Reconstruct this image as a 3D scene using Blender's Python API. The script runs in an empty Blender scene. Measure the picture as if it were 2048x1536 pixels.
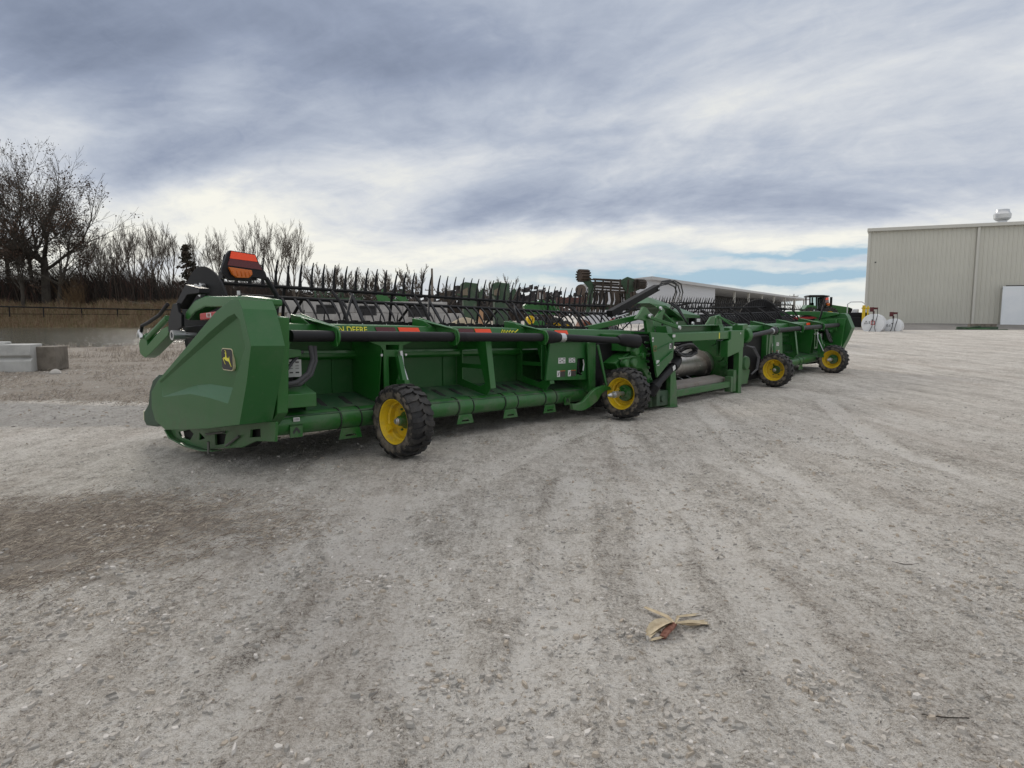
import bpy, bmesh, math, random
from math import radians as R, sin, cos, pi, atan2, sqrt, exp
from mathutils import Vector, Matrix, noise
from mathutils.geometry import tessellate_polygon
random.seed(7)
S = bpy.context.scene
COL = S.collection
# ------------------------------------------------------------------ camera, sky, sun, exposure
CAMH = 1.38
cam = bpy.data.objects.new('camera', bpy.data.cameras.new('camera')); COL.objects.link(cam)
cam.location = (0, 0, CAMH); cam.rotation_euler = (R(90) - math.atan(136 / 1300), 0, 0)
cam.data.sensor_width = 36; cam.data.lens = 36 * 1300 / 2048; cam.data.clip_start = .05; cam.data.clip_end = 3000
S.camera = cam
SUN_AZ, SUN_EL = -26, 24            # degrees: azimuth clockwise from +Y
sl = bpy.data.lights.new('sun', 'SUN'); sl.energy = 1.4; sl.angle = R(13); sl.color = (1, .93, .82)
so = bpy.data.objects.new('sun', sl); COL.objects.link(so)
sd = Vector((sin(R(SUN_AZ)) * cos(R(SUN_EL)), cos(R(SUN_AZ)) * cos(R(SUN_EL)), sin(R(SUN_EL))))
so.rotation_euler = sd.to_track_quat('Z', 'Y').to_euler()
S.view_settings.view_transform = 'Standard'; S.view_settings.look = 'None'
S.view_settings.exposure = 0; S.view_settings.gamma = 1

class NT:
    def __init__(s, nt): s.nt = nt; s.n = nt.nodes; s.l = nt.links
    def node(s, typ, **kw):
        n = s.n.new(typ)
        for k, v in kw.items(): setattr(n, k, v)
        return n
    def put(s, sock, v):
        if isinstance(v, bpy.types.NodeSocket): s.l.new(v, sock)
        else: sock.default_value = v
    def m(s, op, a, b=None, c=None, clamp=False):
        n = s.node('ShaderNodeMath', operation=op); n.use_clamp = clamp
        for i, v in enumerate((a, b, c)):
            if v is not None: s.put(n.inputs[i], v)
        return n.outputs[0]
    def mix(s, f, a, b):
        n = s.node('ShaderNodeMix', data_type='RGBA'); s.put(n.inputs[0], f)
        for i, v in ((6, a), (7, b)):
            s.put(n.inputs[i], v if isinstance(v, bpy.types.NodeSocket) else (*v[:3], 1))
        return n.outputs[2]
    def noise(s, vec, scale, detail=4, rough=.55, dist=0, out=0):
        n = s.node('ShaderNodeTexNoise'); s.put(n.inputs['Vector'], vec)
        n.inputs['Scale'].default_value = scale; n.inputs['Detail'].default_value = detail
        n.inputs['Roughness'].default_value = rough; n.inputs['Distortion'].default_value = dist
        return n.outputs[out]
    def ramp(s, f, stops):
        n = s.node('ShaderNodeValToRGB'); s.put(n.inputs[0], f); e = n.color_ramp.elements
        while len(e) < len(stops): e.new(.5)
        for i, (p, c) in enumerate(stops):
            e[i].position = p; e[i].color = (*c, 1) if isinstance(c, tuple) else (c, c, c, 1)
        return n.outputs[0]
    def rng(s, v, a, b, c=0, d=1):
        n = s.node('ShaderNodeMapRange'); n.clamp = True; n.interpolation_type = 'SMOOTHSTEP'
        for i, x in enumerate((v, a, b, c, d)): s.put(n.inputs[i], x)
        return n.outputs[0]
    def vec(s, x, y, z):
        n = s.node('ShaderNodeCombineXYZ')
        for i, v in enumerate((x, y, z)): s.put(n.inputs[i], v)
        return n.outputs[0]

W = bpy.data.worlds.new('World'); S.world = W; W.use_nodes = True
W.node_tree.nodes.clear(); w = NT(W.node_tree)
tc = w.node('ShaderNodeTexCoord').outputs['Generated']
sep = w.node('ShaderNodeSeparateXYZ'); w.l.new(tc, sep.inputs[0])
X, Y, Z = sep.outputs
az = w.m('ARCTAN2', X, Y)
el = w.m('ARCSINE', Z)
zz = w.m('ADD', w.m('MAXIMUM', Z, 0.0), .24)
pl = w.vec(w.m('DIVIDE', X, zz), w.m('DIVIDE', Y, zz), 0.0)
warp = w.noise(pl, .8, 3, .5)
dn = w.m('SUBTRACT', w.noise(pl, 1.3, 6, .6), .5)
az2 = w.m('ADD', az, w.m('MULTIPLY', dn, .22))
el2 = w.m('ADD', el, w.m('MULTIPLY', dn, .10))
def px2(x, y):
    f = 1300.; p = math.atan(136 / 1300)
    d = Vector(((x - 1024) / f, cos(p) - (y - 768) / f * sin(p), -sin(p) - (y - 768) / f * cos(p))); d.normalize()
    return atan2(d.x, d.y), math.asin(d.z)
def blob(x, y, sx, sy, amp, tilt=0):
    a, e = px2(x, y); dx = w.m('SUBTRACT', az2, a); dy = w.m('SUBTRACT', el2, e)
    c, s_ = cos(tilt), sin(tilt)
    u = w.m('ADD', w.m('MULTIPLY', dx, c / (sx / 1300)), w.m('MULTIPLY', dy, s_ / (sx / 1300)))
    v = w.m('ADD', w.m('MULTIPLY', dx, -s_ / (sy / 1300)), w.m('MULTIPLY', dy, c / (sy / 1300)))
    r2 = w.m('ADD', w.m('MULTIPLY', u, u), w.m('MULTIPLY', v, v))
    return w.m('MULTIPLY', w.m('EXPONENT', w.m('MULTIPLY', r2, -1.0)), amp)
# streaky cloud fields laid out in the plane of the cloud deck
def street(ang, sx, sy):     # turn the cloud plane first, then stretch it along the turned axis
    r_ = w.node('ShaderNodeMapping'); r_.inputs['Rotation'].default_value = (0, 0, R(ang)); w.l.new(pl, r_.inputs[0])
    k_ = w.node('ShaderNodeMapping'); k_.inputs['Scale'].default_value = (sx, sy, 1); w.l.new(r_.outputs[0], k_.inputs[0]); return k_
st1 = street(-58, 1.0, .66); st2 = street(-66, 1.0, .30)
n1 = w.noise(st1.outputs[0], 1.5, 8, .56, .7)
n2 = w.noise(st2.outputs[0], 4.6, 8, .62, .5)
val = w.m('ADD', w.m('MULTIPLY', w.m('SUBTRACT', n1, .5), 1.15), w.m('MULTIPLY', w.m('SUBTRACT', n2, .5), .36))
val = w.m('ADD', val, .585)
val = w.m('ADD', val, blob(420, 40, 900, 150, -.13))
val = w.m('ADD', val, w.m('MULTIPLY', w.m('SUBTRACT', w.noise(pl, 9.0, 6, .65, .8), .5), .22))
val = w.m('ADD', val, w.rng(el, .02, .13, .30, 0))
for b in [(540, 405, 330, 42, .44), (300, 450, 300, 40, .22), (640, 490, 900, 45, .20), (360, 210, 300, 100, -.20, -.4), (640, 90, 420, 90, -.17), (30, 30, 130, 70, -.16),
          (290, 335, 190, 48, -.36, .45), (1010, 425, 300, 36, -.20), (1500, 380, 420, 45, -.24), (1500, 110, 560, 130, .10), (900, 130, 260, 70, -.14),
          (1950, 250, 260, 60, -.14), (1000, 275, 260, 28, -.18), (1350, 240, 420, 55, .16), (650, 330, 260, 36, .12), (1500, 470, 700, 30, .24), (430, 190, 60, 120, .20, -.5), (120, 240, 160, 60, .16), (1700, 330, 500, 30, .12)]:
    val = w.m('ADD', val, blob(*b))
val = w.m('ADD', val, w.rng(w.m('ABSOLUTE', az), .9, 1.6, 0, .12))
cloud = w.ramp(val, [(0.0, (.20, .24, .33)), (.28, (.31, .36, .47)), (.52, (.47, .52, .615)), (.74, (.67, .70, .745)), (1.0, (.93, .92, .84))])
skyt = w.node('ShaderNodeTexSky', sky_type='NISHITA'); skyt.sun_disc = False
skyt.sun_elevation = R(SUN_EL); skyt.sun_rotation = R(SUN_AZ); skyt.air_density = 1.2; skyt.dust_density = 1.5
blue = w.node('ShaderNodeVectorMath', operation='SCALE'); w.l.new(skyt.outputs[0], blue.inputs[0]); blue.inputs[3].default_value = .075
# gaps low on the right where the blue shows between long bands
gapn = w.noise(st2.outputs[0], 1.6, 4, .55, .4)
gap = w.m('ADD', w.m('ADD', blob(1480, 552, 460, 17, 1.5), blob(1640, 503, 330, 10, 1.2)), blob(1380, 596, 560, 9, .5))
gap = w.m('MULTIPLY', gap, w.rng(gapn, .36, .6, .35, 1.0), clamp=True)
low = w.rng(el, .0, .07, .55, 0)
cloud = w.mix(low, cloud, (.76, .78, .76))
skyc = w.mix(gap, cloud, w.mix(.85, blue.outputs[0], (.36, .56, .73)))
# the sky overhead, out of view, is brightened to add light on the ground
over = w.rng(Z, .52, .80)
skyc = w.mix(w.m('MULTIPLY', over, .85), skyc, (1.12, 1.10, 1.10))
bg = w.node('ShaderNodeBackground'); w.l.new(skyc, bg.inputs[0]); bg.inputs[1].default_value = 1.0
wo = w.node('ShaderNodeOutputWorld'); w.l.new(bg.outputs[0], wo.inputs[0])

# ------------------------------------------------------------------ materials
MATS = {}
def mat(name, col, rough=.5, metal=0, dust=None, dustamt=.3, dscale=6, col2=None, cscale=3, bump=0, bscale=40, coat=0, spec=None, emis=None):
    if name in MATS: return MATS[name]
    m_ = bpy.data.materials.new(name); m_.use_nodes = True; t = NT(m_.node_tree)
    p = t.n['Principled BSDF']; c = t.node('ShaderNodeRGB').outputs[0]; c.default_value = (*col, 1)
    oc = t.node('ShaderNodeTexCoord').outputs['Object']; cur = c
    if col2: cur = t.mix(t.rng(t.noise(oc, cscale, 5, .6), .35, .68), cur, col2)
    rr = rough
    if dust:
        d = t.rng(t.noise(oc, dscale, 8, .7), .42, .78, 0, dustamt)
        fine = t.rng(t.noise(oc, dscale * 14, 3, .6), .55, .75, 0, dustamt * .5)
        d = t.m('ADD', d, fine, clamp=True)
        if name in ('green_paint', 'green_moulding', 'ledge_green', 'back_sheet_green'):      # road dirt thrown up on the lower panels, chaff smears
            sp_ = t.node('ShaderNodeSeparateXYZ'); t.l.new(oc, sp_.inputs[0])
            mud_ = t.m('MULTIPLY', t.rng(sp_.outputs[2], .75, .12), t.rng(t.noise(oc, 5.5, 8, .75, .6), .42, .62, 0, .55))
            sm_ = t.node('ShaderNodeMapping'); sm_.inputs['Scale'].default_value = (1, 1, .22); t.l.new(oc, sm_.inputs[0])
            d = t.m('ADD', d, t.m('ADD', mud_, t.rng(t.noise(sm_.outputs[0], 9, 6, .8, 1.2), .64, .76, 0, .30)), clamp=True)
        cur = t.mix(d, cur, dust); rr = t.m('ADD', t.m('MULTIPLY', d, .5), rough, clamp=True)
    t.put(p.inputs['Base Color'], cur); t.put(p.inputs['Roughness'], rr); p.inputs['Metallic'].default_value = metal
    if coat: p.inputs['Coat Weight'].default_value = coat; p.inputs['Coat Roughness'].default_value = .15
    if spec is not None: p.inputs['Specular IOR Level'].default_value = spec
    if bump:
        b = t.node('ShaderNodeBump'); b.inputs['Strength'].default_value = bump; b.inputs['Distance'].default_value = .02
        t.l.new(t.noise(oc, bscale, 6, .65), b.inputs['Height']); t.l.new(b.outputs[0], p.inputs['Normal'])
    MATS[name] = m_; return m_
DUST = (.16, .15, .13)
GREEN = mat('green_paint', (.011, .116, .014), .36, dust=(.13, .15, .11), dustamt=.20, dscale=2.2, coat=.15)
GREEN2 = mat('green_moulding', (.014, .108, .021), .38, dust=(.15, .16, .12), dustamt=.17, dscale=1.6)
GREEND = mat('green_faded', (.03, .07, .035), .6, dust=DUST, dustamt=.5, dscale=3)
YEL = mat('yellow_paint', (.76, .52, .012), .45, dust=(.20, .16, .09), dustamt=.55, dscale=9)
BLACK = mat('black_paint', (.006, .006, .007), .6, spec=.25, dust=(.10, .095, .085), dustamt=.10, dscale=5)
RUB = mat('black_tyre_rubber', (.010, .010, .011), .62, dust=(.16, .145, .125), dustamt=.38, dscale=7)
MUD = mat('muddy_sidewall', (.010, .010, .011), .75, col2=(.17, .145, .115), cscale=13)
PLAS = mat('black_plastic', (.006, .006, .008), .5, spec=.3, dust=(.09, .09, .085), dustamt=.08, dscale=4)
HOSE = mat('hose_rubber', (.02, .02, .022), .5)
HOSEG = mat('grey_hose', (.055, .055, .06), .55)
STEEL = mat('bare_steel', (.62, .59, .56), .38, 1, dust=(.22, .16, .11), dustamt=.55, dscale=4)
GALV = mat('galvanised', (.55, .56, .57), .35, .8)
STRIP = mat('worn_floor_steel', (.33, .30, .28), .5, .5, dust=(.26, .19, .14), dustamt=.6, dscale=5)
WHITE = mat('white_label', (.62, .63, .62), .5)
INK = mat('label_ink', (.03, .03, .03), .6)
RED = mat('red_paint', (.42, .02, .018), .4)
ORANGE = mat('fluorescent_red_orange', (1.0, .085, .025), .45)
DRED = mat('dark_red_reflector', (.10, .012, .018), .25)
AMBER = mat('amber_lens', (.55, .13, .01), .25, bump=.0)
LETTER = mat('yellow_lettering', (.75, .70, .06), .5)
CREAM = mat('cream_outline', (.62, .56, .36), .5)
CONC = mat('concrete', (.47, .47, .45), .85, col2=(.37, .37, .355), cscale=2.5, bump=.4, bscale=25)
CONCD = mat('dirty_concrete', (.20, .175, .145), .9, col2=(.12, .105, .085), cscale=4, bump=.5, bscale=20)
CONCW = mat('pale_wall_concrete', (.40, .39, .375), .9, col2=(.30, .29, .28), cscale=1.2, bump=.3, bscale=8)
WPAINT = mat('white_tank_paint', (.70, .72, .74), .35, dust=(.35, .33, .30), dustamt=.2, dscale=2)
WDOOR = mat('white_panel_paint', (.80, .83, .86), .5, col2=(.74, .78, .82), cscale=1)
BARK = mat('bark', (.045, .038, .031), .95, col2=(.075, .065, .052), cscale=1.5)
BARKP = mat('pale_bark', (.115, .095, .078), .95, col2=(.16, .135, .11), cscale=.8)
LEAFB = mat('dead_brown_leaves', (.050, .031, .021), .9, col2=(.085, .05, .032), cscale=.5)
LEAFC = mat('cedar_needles', (.030, .028, .018), .9, col2=(.06, .04, .03), cscale=.6)
BRUSH = mat('brush_twigs', (.040, .031, .025), .95, col2=(.075, .058, .045), cscale=.15)
RUSTG = mat('rusty_dark_metal', (.035, .028, .022), .8, col2=(.075, .052, .038), cscale=2)

# ------------------------------------------------------------------ mesh building
class MB:
    def __init__(s, tf=None): s.v = []; s.f = []; s.mi = []; s.m = 0; s.tf = tf
    def add(s, vs, fs):
        o = len(s.v); s.v += [tuple(s.tf(*v)) if s.tf else tuple(v) for v in vs]
        s.f += [[i + o for i in f] for f in fs]; s.mi += [s.m] * len(fs); return s
    def box(s, x0, x1, y0, y1, z0, z1):
        return s.add([(x0, y0, z0), (x1, y0, z0), (x1, y1, z0), (x0, y1, z0), (x0, y0, z1), (x1, y0, z1), (x1, y1, z1), (x0, y1, z1)],
                     [(0, 3, 2, 1), (4, 5, 6, 7), (0, 1, 5, 4), (1, 2, 6, 5), (2, 3, 7, 6), (3, 0, 4, 7)])
    def obox(s, c, ax, ay, az_):        # oriented box: centre and three half-vectors
        c, ax, ay, az_ = map(Vector, (c, ax, ay, az_))
        vs = [c + i * ax + j * ay + k * az_ for k in (-1, 1) for i, j in ((-1, -1), (1, -1), (1, 1), (-1, 1))]
        return s.add(vs, [(0, 3, 2, 1), (4, 5, 6, 7), (0, 1, 5, 4), (1, 2, 6, 5), (2, 3, 7, 6), (3, 0, 4, 7)])
    def bar(s, p0, p1, wd, th, up=(0, 0, 1)):
        p0, p1 = Vector(p0), Vector(p1); d = p1 - p0; u = Vector(up)
        sd_ = d.cross(u); sd_ = sd_.normalized() if sd_.length > 1e-6 else Vector((1, 0, 0)); u2 = sd_.cross(d).normalized()
        return s.obox((p0 + p1) / 2, d / 2, sd_ * wd / 2, u2 * th / 2)
    def prism(s, pts, a0, a1, axis):    # axis 'S': pts are (t,z) swept along x; 'T': pts are (s,z) swept along y; 'Z': pts (x,y)
        f = {'S': lambda p, a: (a, p[0], p[1]), 'T': lambda p, a: (p[0], a, p[1]), 'Z': lambda p, a: (p[0], p[1], a)}[axis]
        n = len(pts); vs = [f(p, a0) for p in pts] + [f(p, a1) for p in pts]
        return s.add(vs, [list(range(n))[::-1], list(range(n, 2 * n))] + [(i, (i + 1) % n, n + (i + 1) % n, n + i) for i in range(n)])
    def frame(s, outer, holes, a0, a1, axis):
        f = {'S': lambda p, a: (a, p[0], p[1]), 'T': lambda p, a: (p[0], a, p[1]), 'Z': lambda p, a: (p[0], p[1], a)}[axis]
        loops = [outer] + holes; flat = [p for l in loops for p in l]
        tri = tessellate_polygon([[Vector((p[0], p[1], 0)) for p in l] for l in loops]); n = len(flat)
        fs = [tuple(t) for t in tri] + [tuple(i + n for i in t)[::-1] for t in tri]; o = 0
        for l in loops:
            k = len(l); fs += [(o + i, o + (i + 1) % k, n + o + (i + 1) % k, n + o + i) for i in range(k)]; o += k
        return s.add([f(p, a0) for p in flat] + [f(p, a1) for p in flat], fs)
    def tube(s, pts, r, n=10, cap=True):
        pts = [Vector(p) for p in pts]; rs = r if isinstance(r, (list, tuple)) else [r] * len(pts)
        t0 = (pts[1] - pts[0]).normalized(); a = t0.orthogonal().normalized(); vs = []; k = len(pts)
        for i, p in enumerate(pts):
            t = (pts[min(i + 1, k - 1)] - pts[max(i - 1, 0)])
            t = t.normalized() if t.length > 1e-9 else t0
            a = a - t * a.dot(t); a = a.normalized() if a.length > 1e-6 else t.orthogonal().normalized(); b = t.cross(a)
            vs += [p + (a * cos(2 * pi * j / n) + b * sin(2 * pi * j / n)) * rs[i] for j in range(n)]
        fs = [(i * n + j, i * n + (j + 1) % n, (i + 1) * n + (j + 1) % n, (i + 1) * n + j) for i in range(k - 1) for j in range(n)]
        if cap: fs += [list(range(n))[::-1], list(range((k - 1) * n, k * n))]
        return s.add(vs, fs)
    def cyl(s, p0, p1, r, n=20): return s.tube([p0, p1], r, n)
    def lathe(s, prof, c=(0, 0, 0), axis=(1, 0, 0), n=36, closed=False):   # prof: (distance along axis, radius)
        c = Vector(c); ax = Vector(axis).normalized(); a = ax.orthogonal().normalized(); b = ax.cross(a); k = len(prof)
        vs = [c + ax * x + (a * cos(2 * pi * j / n) + b * sin(2 * pi * j / n)) * max(r, 1e-4) for x, r in prof for j in range(n)]
        rg = range(k) if closed else range(k - 1)
        return s.add(vs, [(i * n + j, i * n + (j + 1) % n, ((i + 1) % k) * n + (j + 1) % n, ((i + 1) % k) * n + j) for i in rg for j in range(n)])
    def quad(s, a, b, c, d): return s.add([a, b, c, d], [(0, 1, 2, 3)])
    def build(s, name, mats, parent=None, bevel=0, seg=2, smooth=32, bend=None, loc=None, recalc=True):
        me = bpy.data.meshes.new(name)
        vs = [(x, y, z + bend(x)) for x, y, z in s.v] if bend else s.v
        me.from_pydata(vs, [], s.f)
        for m_ in (mats if isinstance(mats, (list, tuple)) else [mats]): me.materials.append(m_)
        me.polygons.foreach_set('material_index', s.mi)
        if smooth or recalc:
            bm = bmesh.new(); bm.from_mesh(me)
            if recalc: bmesh.ops.recalc_face_normals(bm, faces=bm.faces[:])
            if smooth:
                for f in bm.faces: f.smooth = True
                lim = R(smooth)
                for e in bm.edges:
                    if len(e.link_faces) != 2 or e.calc_face_angle(4) > lim: e.smooth = False
            bm.to_mesh(me); bm.free()
        o = bpy.data.objects.new(name, me); COL.objects.link(o)
        if parent: o.parent = parent
        if loc: o.location = loc
        if bevel:
            b = o.modifiers.new('bevel', 'BEVEL'); b.width = bevel; b.segments = seg; b.limit_method = 'ANGLE'; b.angle_limit = R(40)
        return o
def tag(o, label=None, cat=None, group=None, kind=None):
    if label: o['label'] = label
    if cat: o['category'] = cat
    if group: o['group'] = group
    if kind: o['kind'] = kind
    return o
def empty(name, loc, rz, label, cat, group=None):
    o = bpy.data.objects.new(name, None); COL.objects.link(o); o.location = loc; o.rotation_euler = (0, 0, rz)
    o.empty_display_size = .3
    return tag(o, label, cat, group)
def copy_tree(o, parent=None):
    c = o.copy(); COL.objects.link(c); c.parent = parent
    for ch in [x for x in COL.objects if x.parent == o]: copy_tree(ch, c)
    return c
def fbm(x, y, sc, oc=3):
    v = 0; a = 1
    for i in range(oc): v += a * noise.noise(Vector((x * sc, y * sc, i * 7.3))); a *= .5; sc *= 2.1
    return v
def sst(a, b, x):
    t = min(1, max(0, (x - a) / (b - a))); return t * t * (3 - 2 * t)
# ------------------------------------------------------------------ ground
def pondmask(x, y):         # 1 inside the pond basin
    if y < 20 or y > 100: return 0
    q = x / y; near = 30.5 + 2.2 * noise.noise(Vector((x * .12, 0, 3))) + max(0, q + .62) * 46
    return sst(near - 2.5, near + 1.5, y) * sst(84, 78, y) * sst(-.40, -.455, q)
TRK = [[(1.69, 10.8), (1.25, 7.0), (1.03, 4.75), (.79, 3.1), (.59, 1.9), (.5, 1.2)], [(3.0, 10.6), (2.45, 6.5), (2.32, 4.0), (2.25, 2.7), (2.3, 1.2)],
       [(-.99, 4.73), (-.44, 3.12), (-.28, 2.38), (-.1, 1.9), (0, 1.2)], [(5.1, 10.6), (4.02, 7.0), (4.0, 5.0), (4.2, 3.0)], [(.53, 5.3), (.27, 3.4), (.07, 1.9), (0, 1.2)], [(-1.1, 1.9), (-.79, 3.0), (-1.05, 4.1), (-.11, 5.8), (1.4, 9)],
       [(1.4, 5.7), (1.2, 2.8), (1.09, 1.9), (1.0, 1.2)]]
def trackd(x, y):            # signed closeness to the nearest tyre track: 1 on its bed, negative on its shoulder
    if y > 11 or y < 1: return 0
    best = 9
    x += .06 * noise.noise(Vector((x * 1.5, y * 1.5, 2)))
    for tr in TRK:
        for (ax, ay), (bx, by) in zip(tr, tr[1:]):
            if min(ax, bx) - .4 > x or max(ax, bx) + .4 < x: continue
            dx, dy = bx - ax, by - ay; u = max(0, min(1, ((x - ax) * dx + (y - ay) * dy) / (dx * dx + dy * dy)))
            best = min(best, math.hypot(x - ax - u * dx, y - ay - u * dy))
    k = .45 + .75 * noise.noise(Vector((x * .9, y * .6, 9)))
    k = max(0, min(1, k + .3))
    return k * (1 if best < .13 else (1 - (best - .13) / .05 * 1.6 if best < .18 else (-.6 * (1 - (best - .18) / .1) if best < .28 else 0)))
def gh(x, y):
    z = 0
    if y > 4:
        z += .18 * sst(-4, -9, x) * sst(7, 14, y)
        z += .27 * sst(10, 40, y) * sst(-4, 14, x) + .33 * sst(41.5, 53, y) * sst(2, 20, x)
        z += .2 * sst(34, 42, y) * sst(-16, -8, x) - .13 * sst(18, 28, y) * sst(-6, -10, x)
    if y > 20:
        p = pondmask(x, y)
        if p > 0: z = z * (1 - p) - .55 * p
        z += 2.45 * sst(77, 87, y) * sst(-.30, -.38, x / y)
        z += 1.1 * sst(90, 140, y) * sst(.2, -.3, x / y)
    z += .05 * exp(-((x + 1) ** 2 + (y - 6.1) ** 2) / 1.6) - .05 * exp(-((x - 5.3) ** 2 + (y - 13) ** 2) / 1.4)
    if y < 16: z += .018 * fbm(x, y, .7, 2) * sst(15, 9, abs(y - 1))
    if y < 9 and abs(x) < 8:
        z += .016 * fbm(x + 9, y * .6, 3.1, 3) + .009 * fbm(x, y, 12, 2)
        z += .012 * noise.noise(Vector((x * 5, y * .5, 5))) * sst(8.5, 6, y) - .013 * trackd(x, y)
    return z
def graded(lo, hi, d0, g, start, end):
    out = [start]; d = d0
    while out[-1] < end: out.append(out[-1] + d0)
    d = d0
    while out[-1] < hi: d *= g; out.append(out[-1] + d)
    d = d0; neg = [start]
    while neg[-1] > lo: d *= g; neg.append(neg[-1] - d)
    return neg[::-1][:-1] + out
xs = graded(-700, 700, .045, 1.05, -4.6, 5.6); ys = graded(-60, 1500, .045, 1.045, 1.4, 7.2)
nx, ny = len(xs), len(ys)
gv = [(x, y, gh(x, y)) for y in ys for x in xs]
me = bpy.data.meshes.new('ground')
me.from_pydata(gv, [], [(j * nx + i, j * nx + i + 1, (j + 1) * nx + i + 1, (j + 1) * nx + i) for j in range(ny - 1) for i in range(nx - 1)])
at = me.attributes.new('zone', 'FLOAT_COLOR', 'POINT')
def zone(x, y):
    q = x / max(y, .5)
    straw = max(0, 1 - (((x + 3.3) / 2.2) ** 2 + ((y - 3.95 - .1 * (x + 3)) / 1.35) ** 2)) * 1.0 + .0
    wob = .8 * noise.noise(Vector((x * .4, y * .4, 0)))
    edge = sst(-2.6, -4.2, x + .25 * (y - 10) * (-.5) + wob)
    grass = sst(9.6, 10.8, y + wob) * sst(18.8, 16.2, y + wob) * sst(-2.4, -4.0, x + wob) * 1.25
    dirt = sst(14.5, 16.5, y) * sst(-.30, -.36, q + .02 * wob) if y < 60 else 0
    bank = sst(70, 78, y) * sst(-.2, -.36, q)
    if y > 95: bank = sst(.1, -.1, q)
    apron = sst(41.6, 42.1, y + .04 * x - 1.2) * sst(8, 12, x) * sst(58, 52, y)
    coarse = sst(7.6, 8.4, y) * sst(10.2, 9.6, y) * sst(-2.6, -3.8, x + wob)
    return (min(1, max(straw, grass, (.95 + .5 * sst(16, 20, y)) * dirt)), bank, apron, coarse)
at.data.foreach_set('color', [c for y in ys for x in xs for c in zone(x, y)])
at2 = me.attributes.new('track', 'FLOAT', 'POINT'); at2.data.foreach_set('value', [trackd(x, y) for y in ys for x in xs])
me.polygons.foreach_set('use_smooth', [True] * len(me.polygons))
ground = bpy.data.objects.new('ground', me); COL.objects.link(ground); tag(ground, kind='structure')
gm = bpy.data.materials.new('gravel_yard'); gm.use_nodes = True; t = NT(gm.node_tree); p = t.n['Principled BSDF']
ob = t.node('ShaderNodeTexCoord').outputs['Object']
zn = t.node('ShaderNodeAttribute', attribute_name='zone'); zs = t.node('ShaderNodeSeparateColor'); t.l.new(zn.outputs['Color'], zs.inputs[0])
mp = t.node('ShaderNodeMapping'); mp.inputs['Scale'].default_value = (1, .13, 1); mp.inputs['Rotation'].default_value = (0, 0, R(-5)); t.l.new(ob, mp.inputs[0])
mp2 = t.node('ShaderNodeMapping'); mp2.inputs['Scale'].default_value = (1, .3, 1); mp2.inputs['Rotation'].default_value = (0, 0, R(14)); t.l.new(ob, mp2.inputs[0])
big = t.noise(ob, .55, 5, .6); trk = t.noise(mp.outputs[0], 2.6, 6, .62, .3); trk2 = t.noise(mp2.outputs[0], 5.5, 5, .65)
med = t.noise(ob, 7, 6, .65); fine = t.noise(ob, 55, 5, .75); grit = t.noise(ob, 210, 2, .6)
med2 = t.noise(ob, 19, 5, .7)
v = t.m('ADD', t.m('MULTIPLY', t.m('SUBTRACT', trk, .5), .72), t.m('MULTIPLY', t.m('SUBTRACT', big, .5), .45))
v = t.m('ADD', v, t.m('MULTIPLY', t.m('SUBTRACT', trk2, .5), .45)); v = t.m('ADD', v, t.m('MULTIPLY', t.m('SUBTRACT', med, .5), .62))
mp3 = t.node('ShaderNodeMapping'); mp3.inputs['Scale'].default_value = (1, .22, 1); mp3.inputs['Rotation'].default_value = (0, 0, R(9)); t.l.new(ob, mp3.inputs[0])
v = t.m('ADD', v, t.m('MULTIPLY', t.m('SUBTRACT', t.noise(mp3.outputs[0], 24, 5, .7, .4), .5), .75))
v = t.m('ADD', v, t.m('MULTIPLY', t.m('SUBTRACT', med2, .5), .62))
v = t.m('ADD', v, t.m('MULTIPLY', t.m('SUBTRACT', fine, .5), 1.6)); v = t.m('ADD', v, t.m('MULTIPLY', t.m('SUBTRACT', grit, .5), 1.2))  # strong colour speckle: dark gravel bits and painted shading of the fine relief
ta = t.node('ShaderNodeAttribute', attribute_name='track').outputs['Fac']
v = t.m('ADD', v, t.m('MULTIPLY', ta, .17))
base = t.ramp(t.m('ADD', v, .625), [(.10, (.135, .117, .10)), (.30, (.33, .298, .26)), (.48, (.515, .475, .422)), (.70, (.68, .64, .582)), (.9, (.80, .765, .71))])
pv = t.node('ShaderNodeTexVoronoi'); pv.inputs['Scale'].default_value = 46; t.l.new(ob, pv.inputs['Vector'])
pm = t.m('MULTIPLY', t.rng(pv.outputs['Distance'], .36, .26), t.rng(t.noise(ob, 4.5, 4, .7), .50, .60))
pc = t.node('ShaderNodeSeparateColor'); t.l.new(pv.outputs['Color'], pc.inputs[0])
base = t.mix(t.m('MULTIPLY', pm, .75), base, t.ramp(pc.outputs[0], [(0, (.16, .15, .135)), (.5, (.36, .34, .31)), (1, (.62, .60, .56))]))
warm = t.rng(t.noise(mp.outputs[0], 1.1, 4, .6), .50, .68, 0, .38)
base = t.mix(warm, base, t.mix(.5, base, (.36, .27, .205)))
zr = t.rng(t.m('ADD', zs.outputs[0], t.m('MULTIPLY', t.m('SUBTRACT', t.noise(ob, 2.0, 9, .78), .5), 2.6)), .22, .8)
strawc = t.ramp(t.noise(ob, 42, 6, .8, 1.5), [(.3, (.12, .10, .082)), (.46, (.24, .205, .17)), (.58, (.33, .29, .245)), (.72, (.48, .44, .38))])
base = t.mix(t.m('MULTIPLY', zr, .8), base, strawc)
cz = t.rng(t.m('ADD', zn.outputs['Alpha'], t.m('MULTIPLY', t.m('SUBTRACT', med, .5), .8)), .3, .8, 0, .6)
base = t.mix(cz, base, t.ramp(t.noise(ob, 18, 5, .8), [(.35, (.13, .12, .115)), (.55, (.34, .335, .325)), (.7, (.5, .5, .49))]))
bankc = t.ramp(t.noise(ob, .9, 7, .75), [(.3, (.075, .058, .035)), (.5, (.16, .125, .07)), (.68, (.27, .20, .12))])
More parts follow.
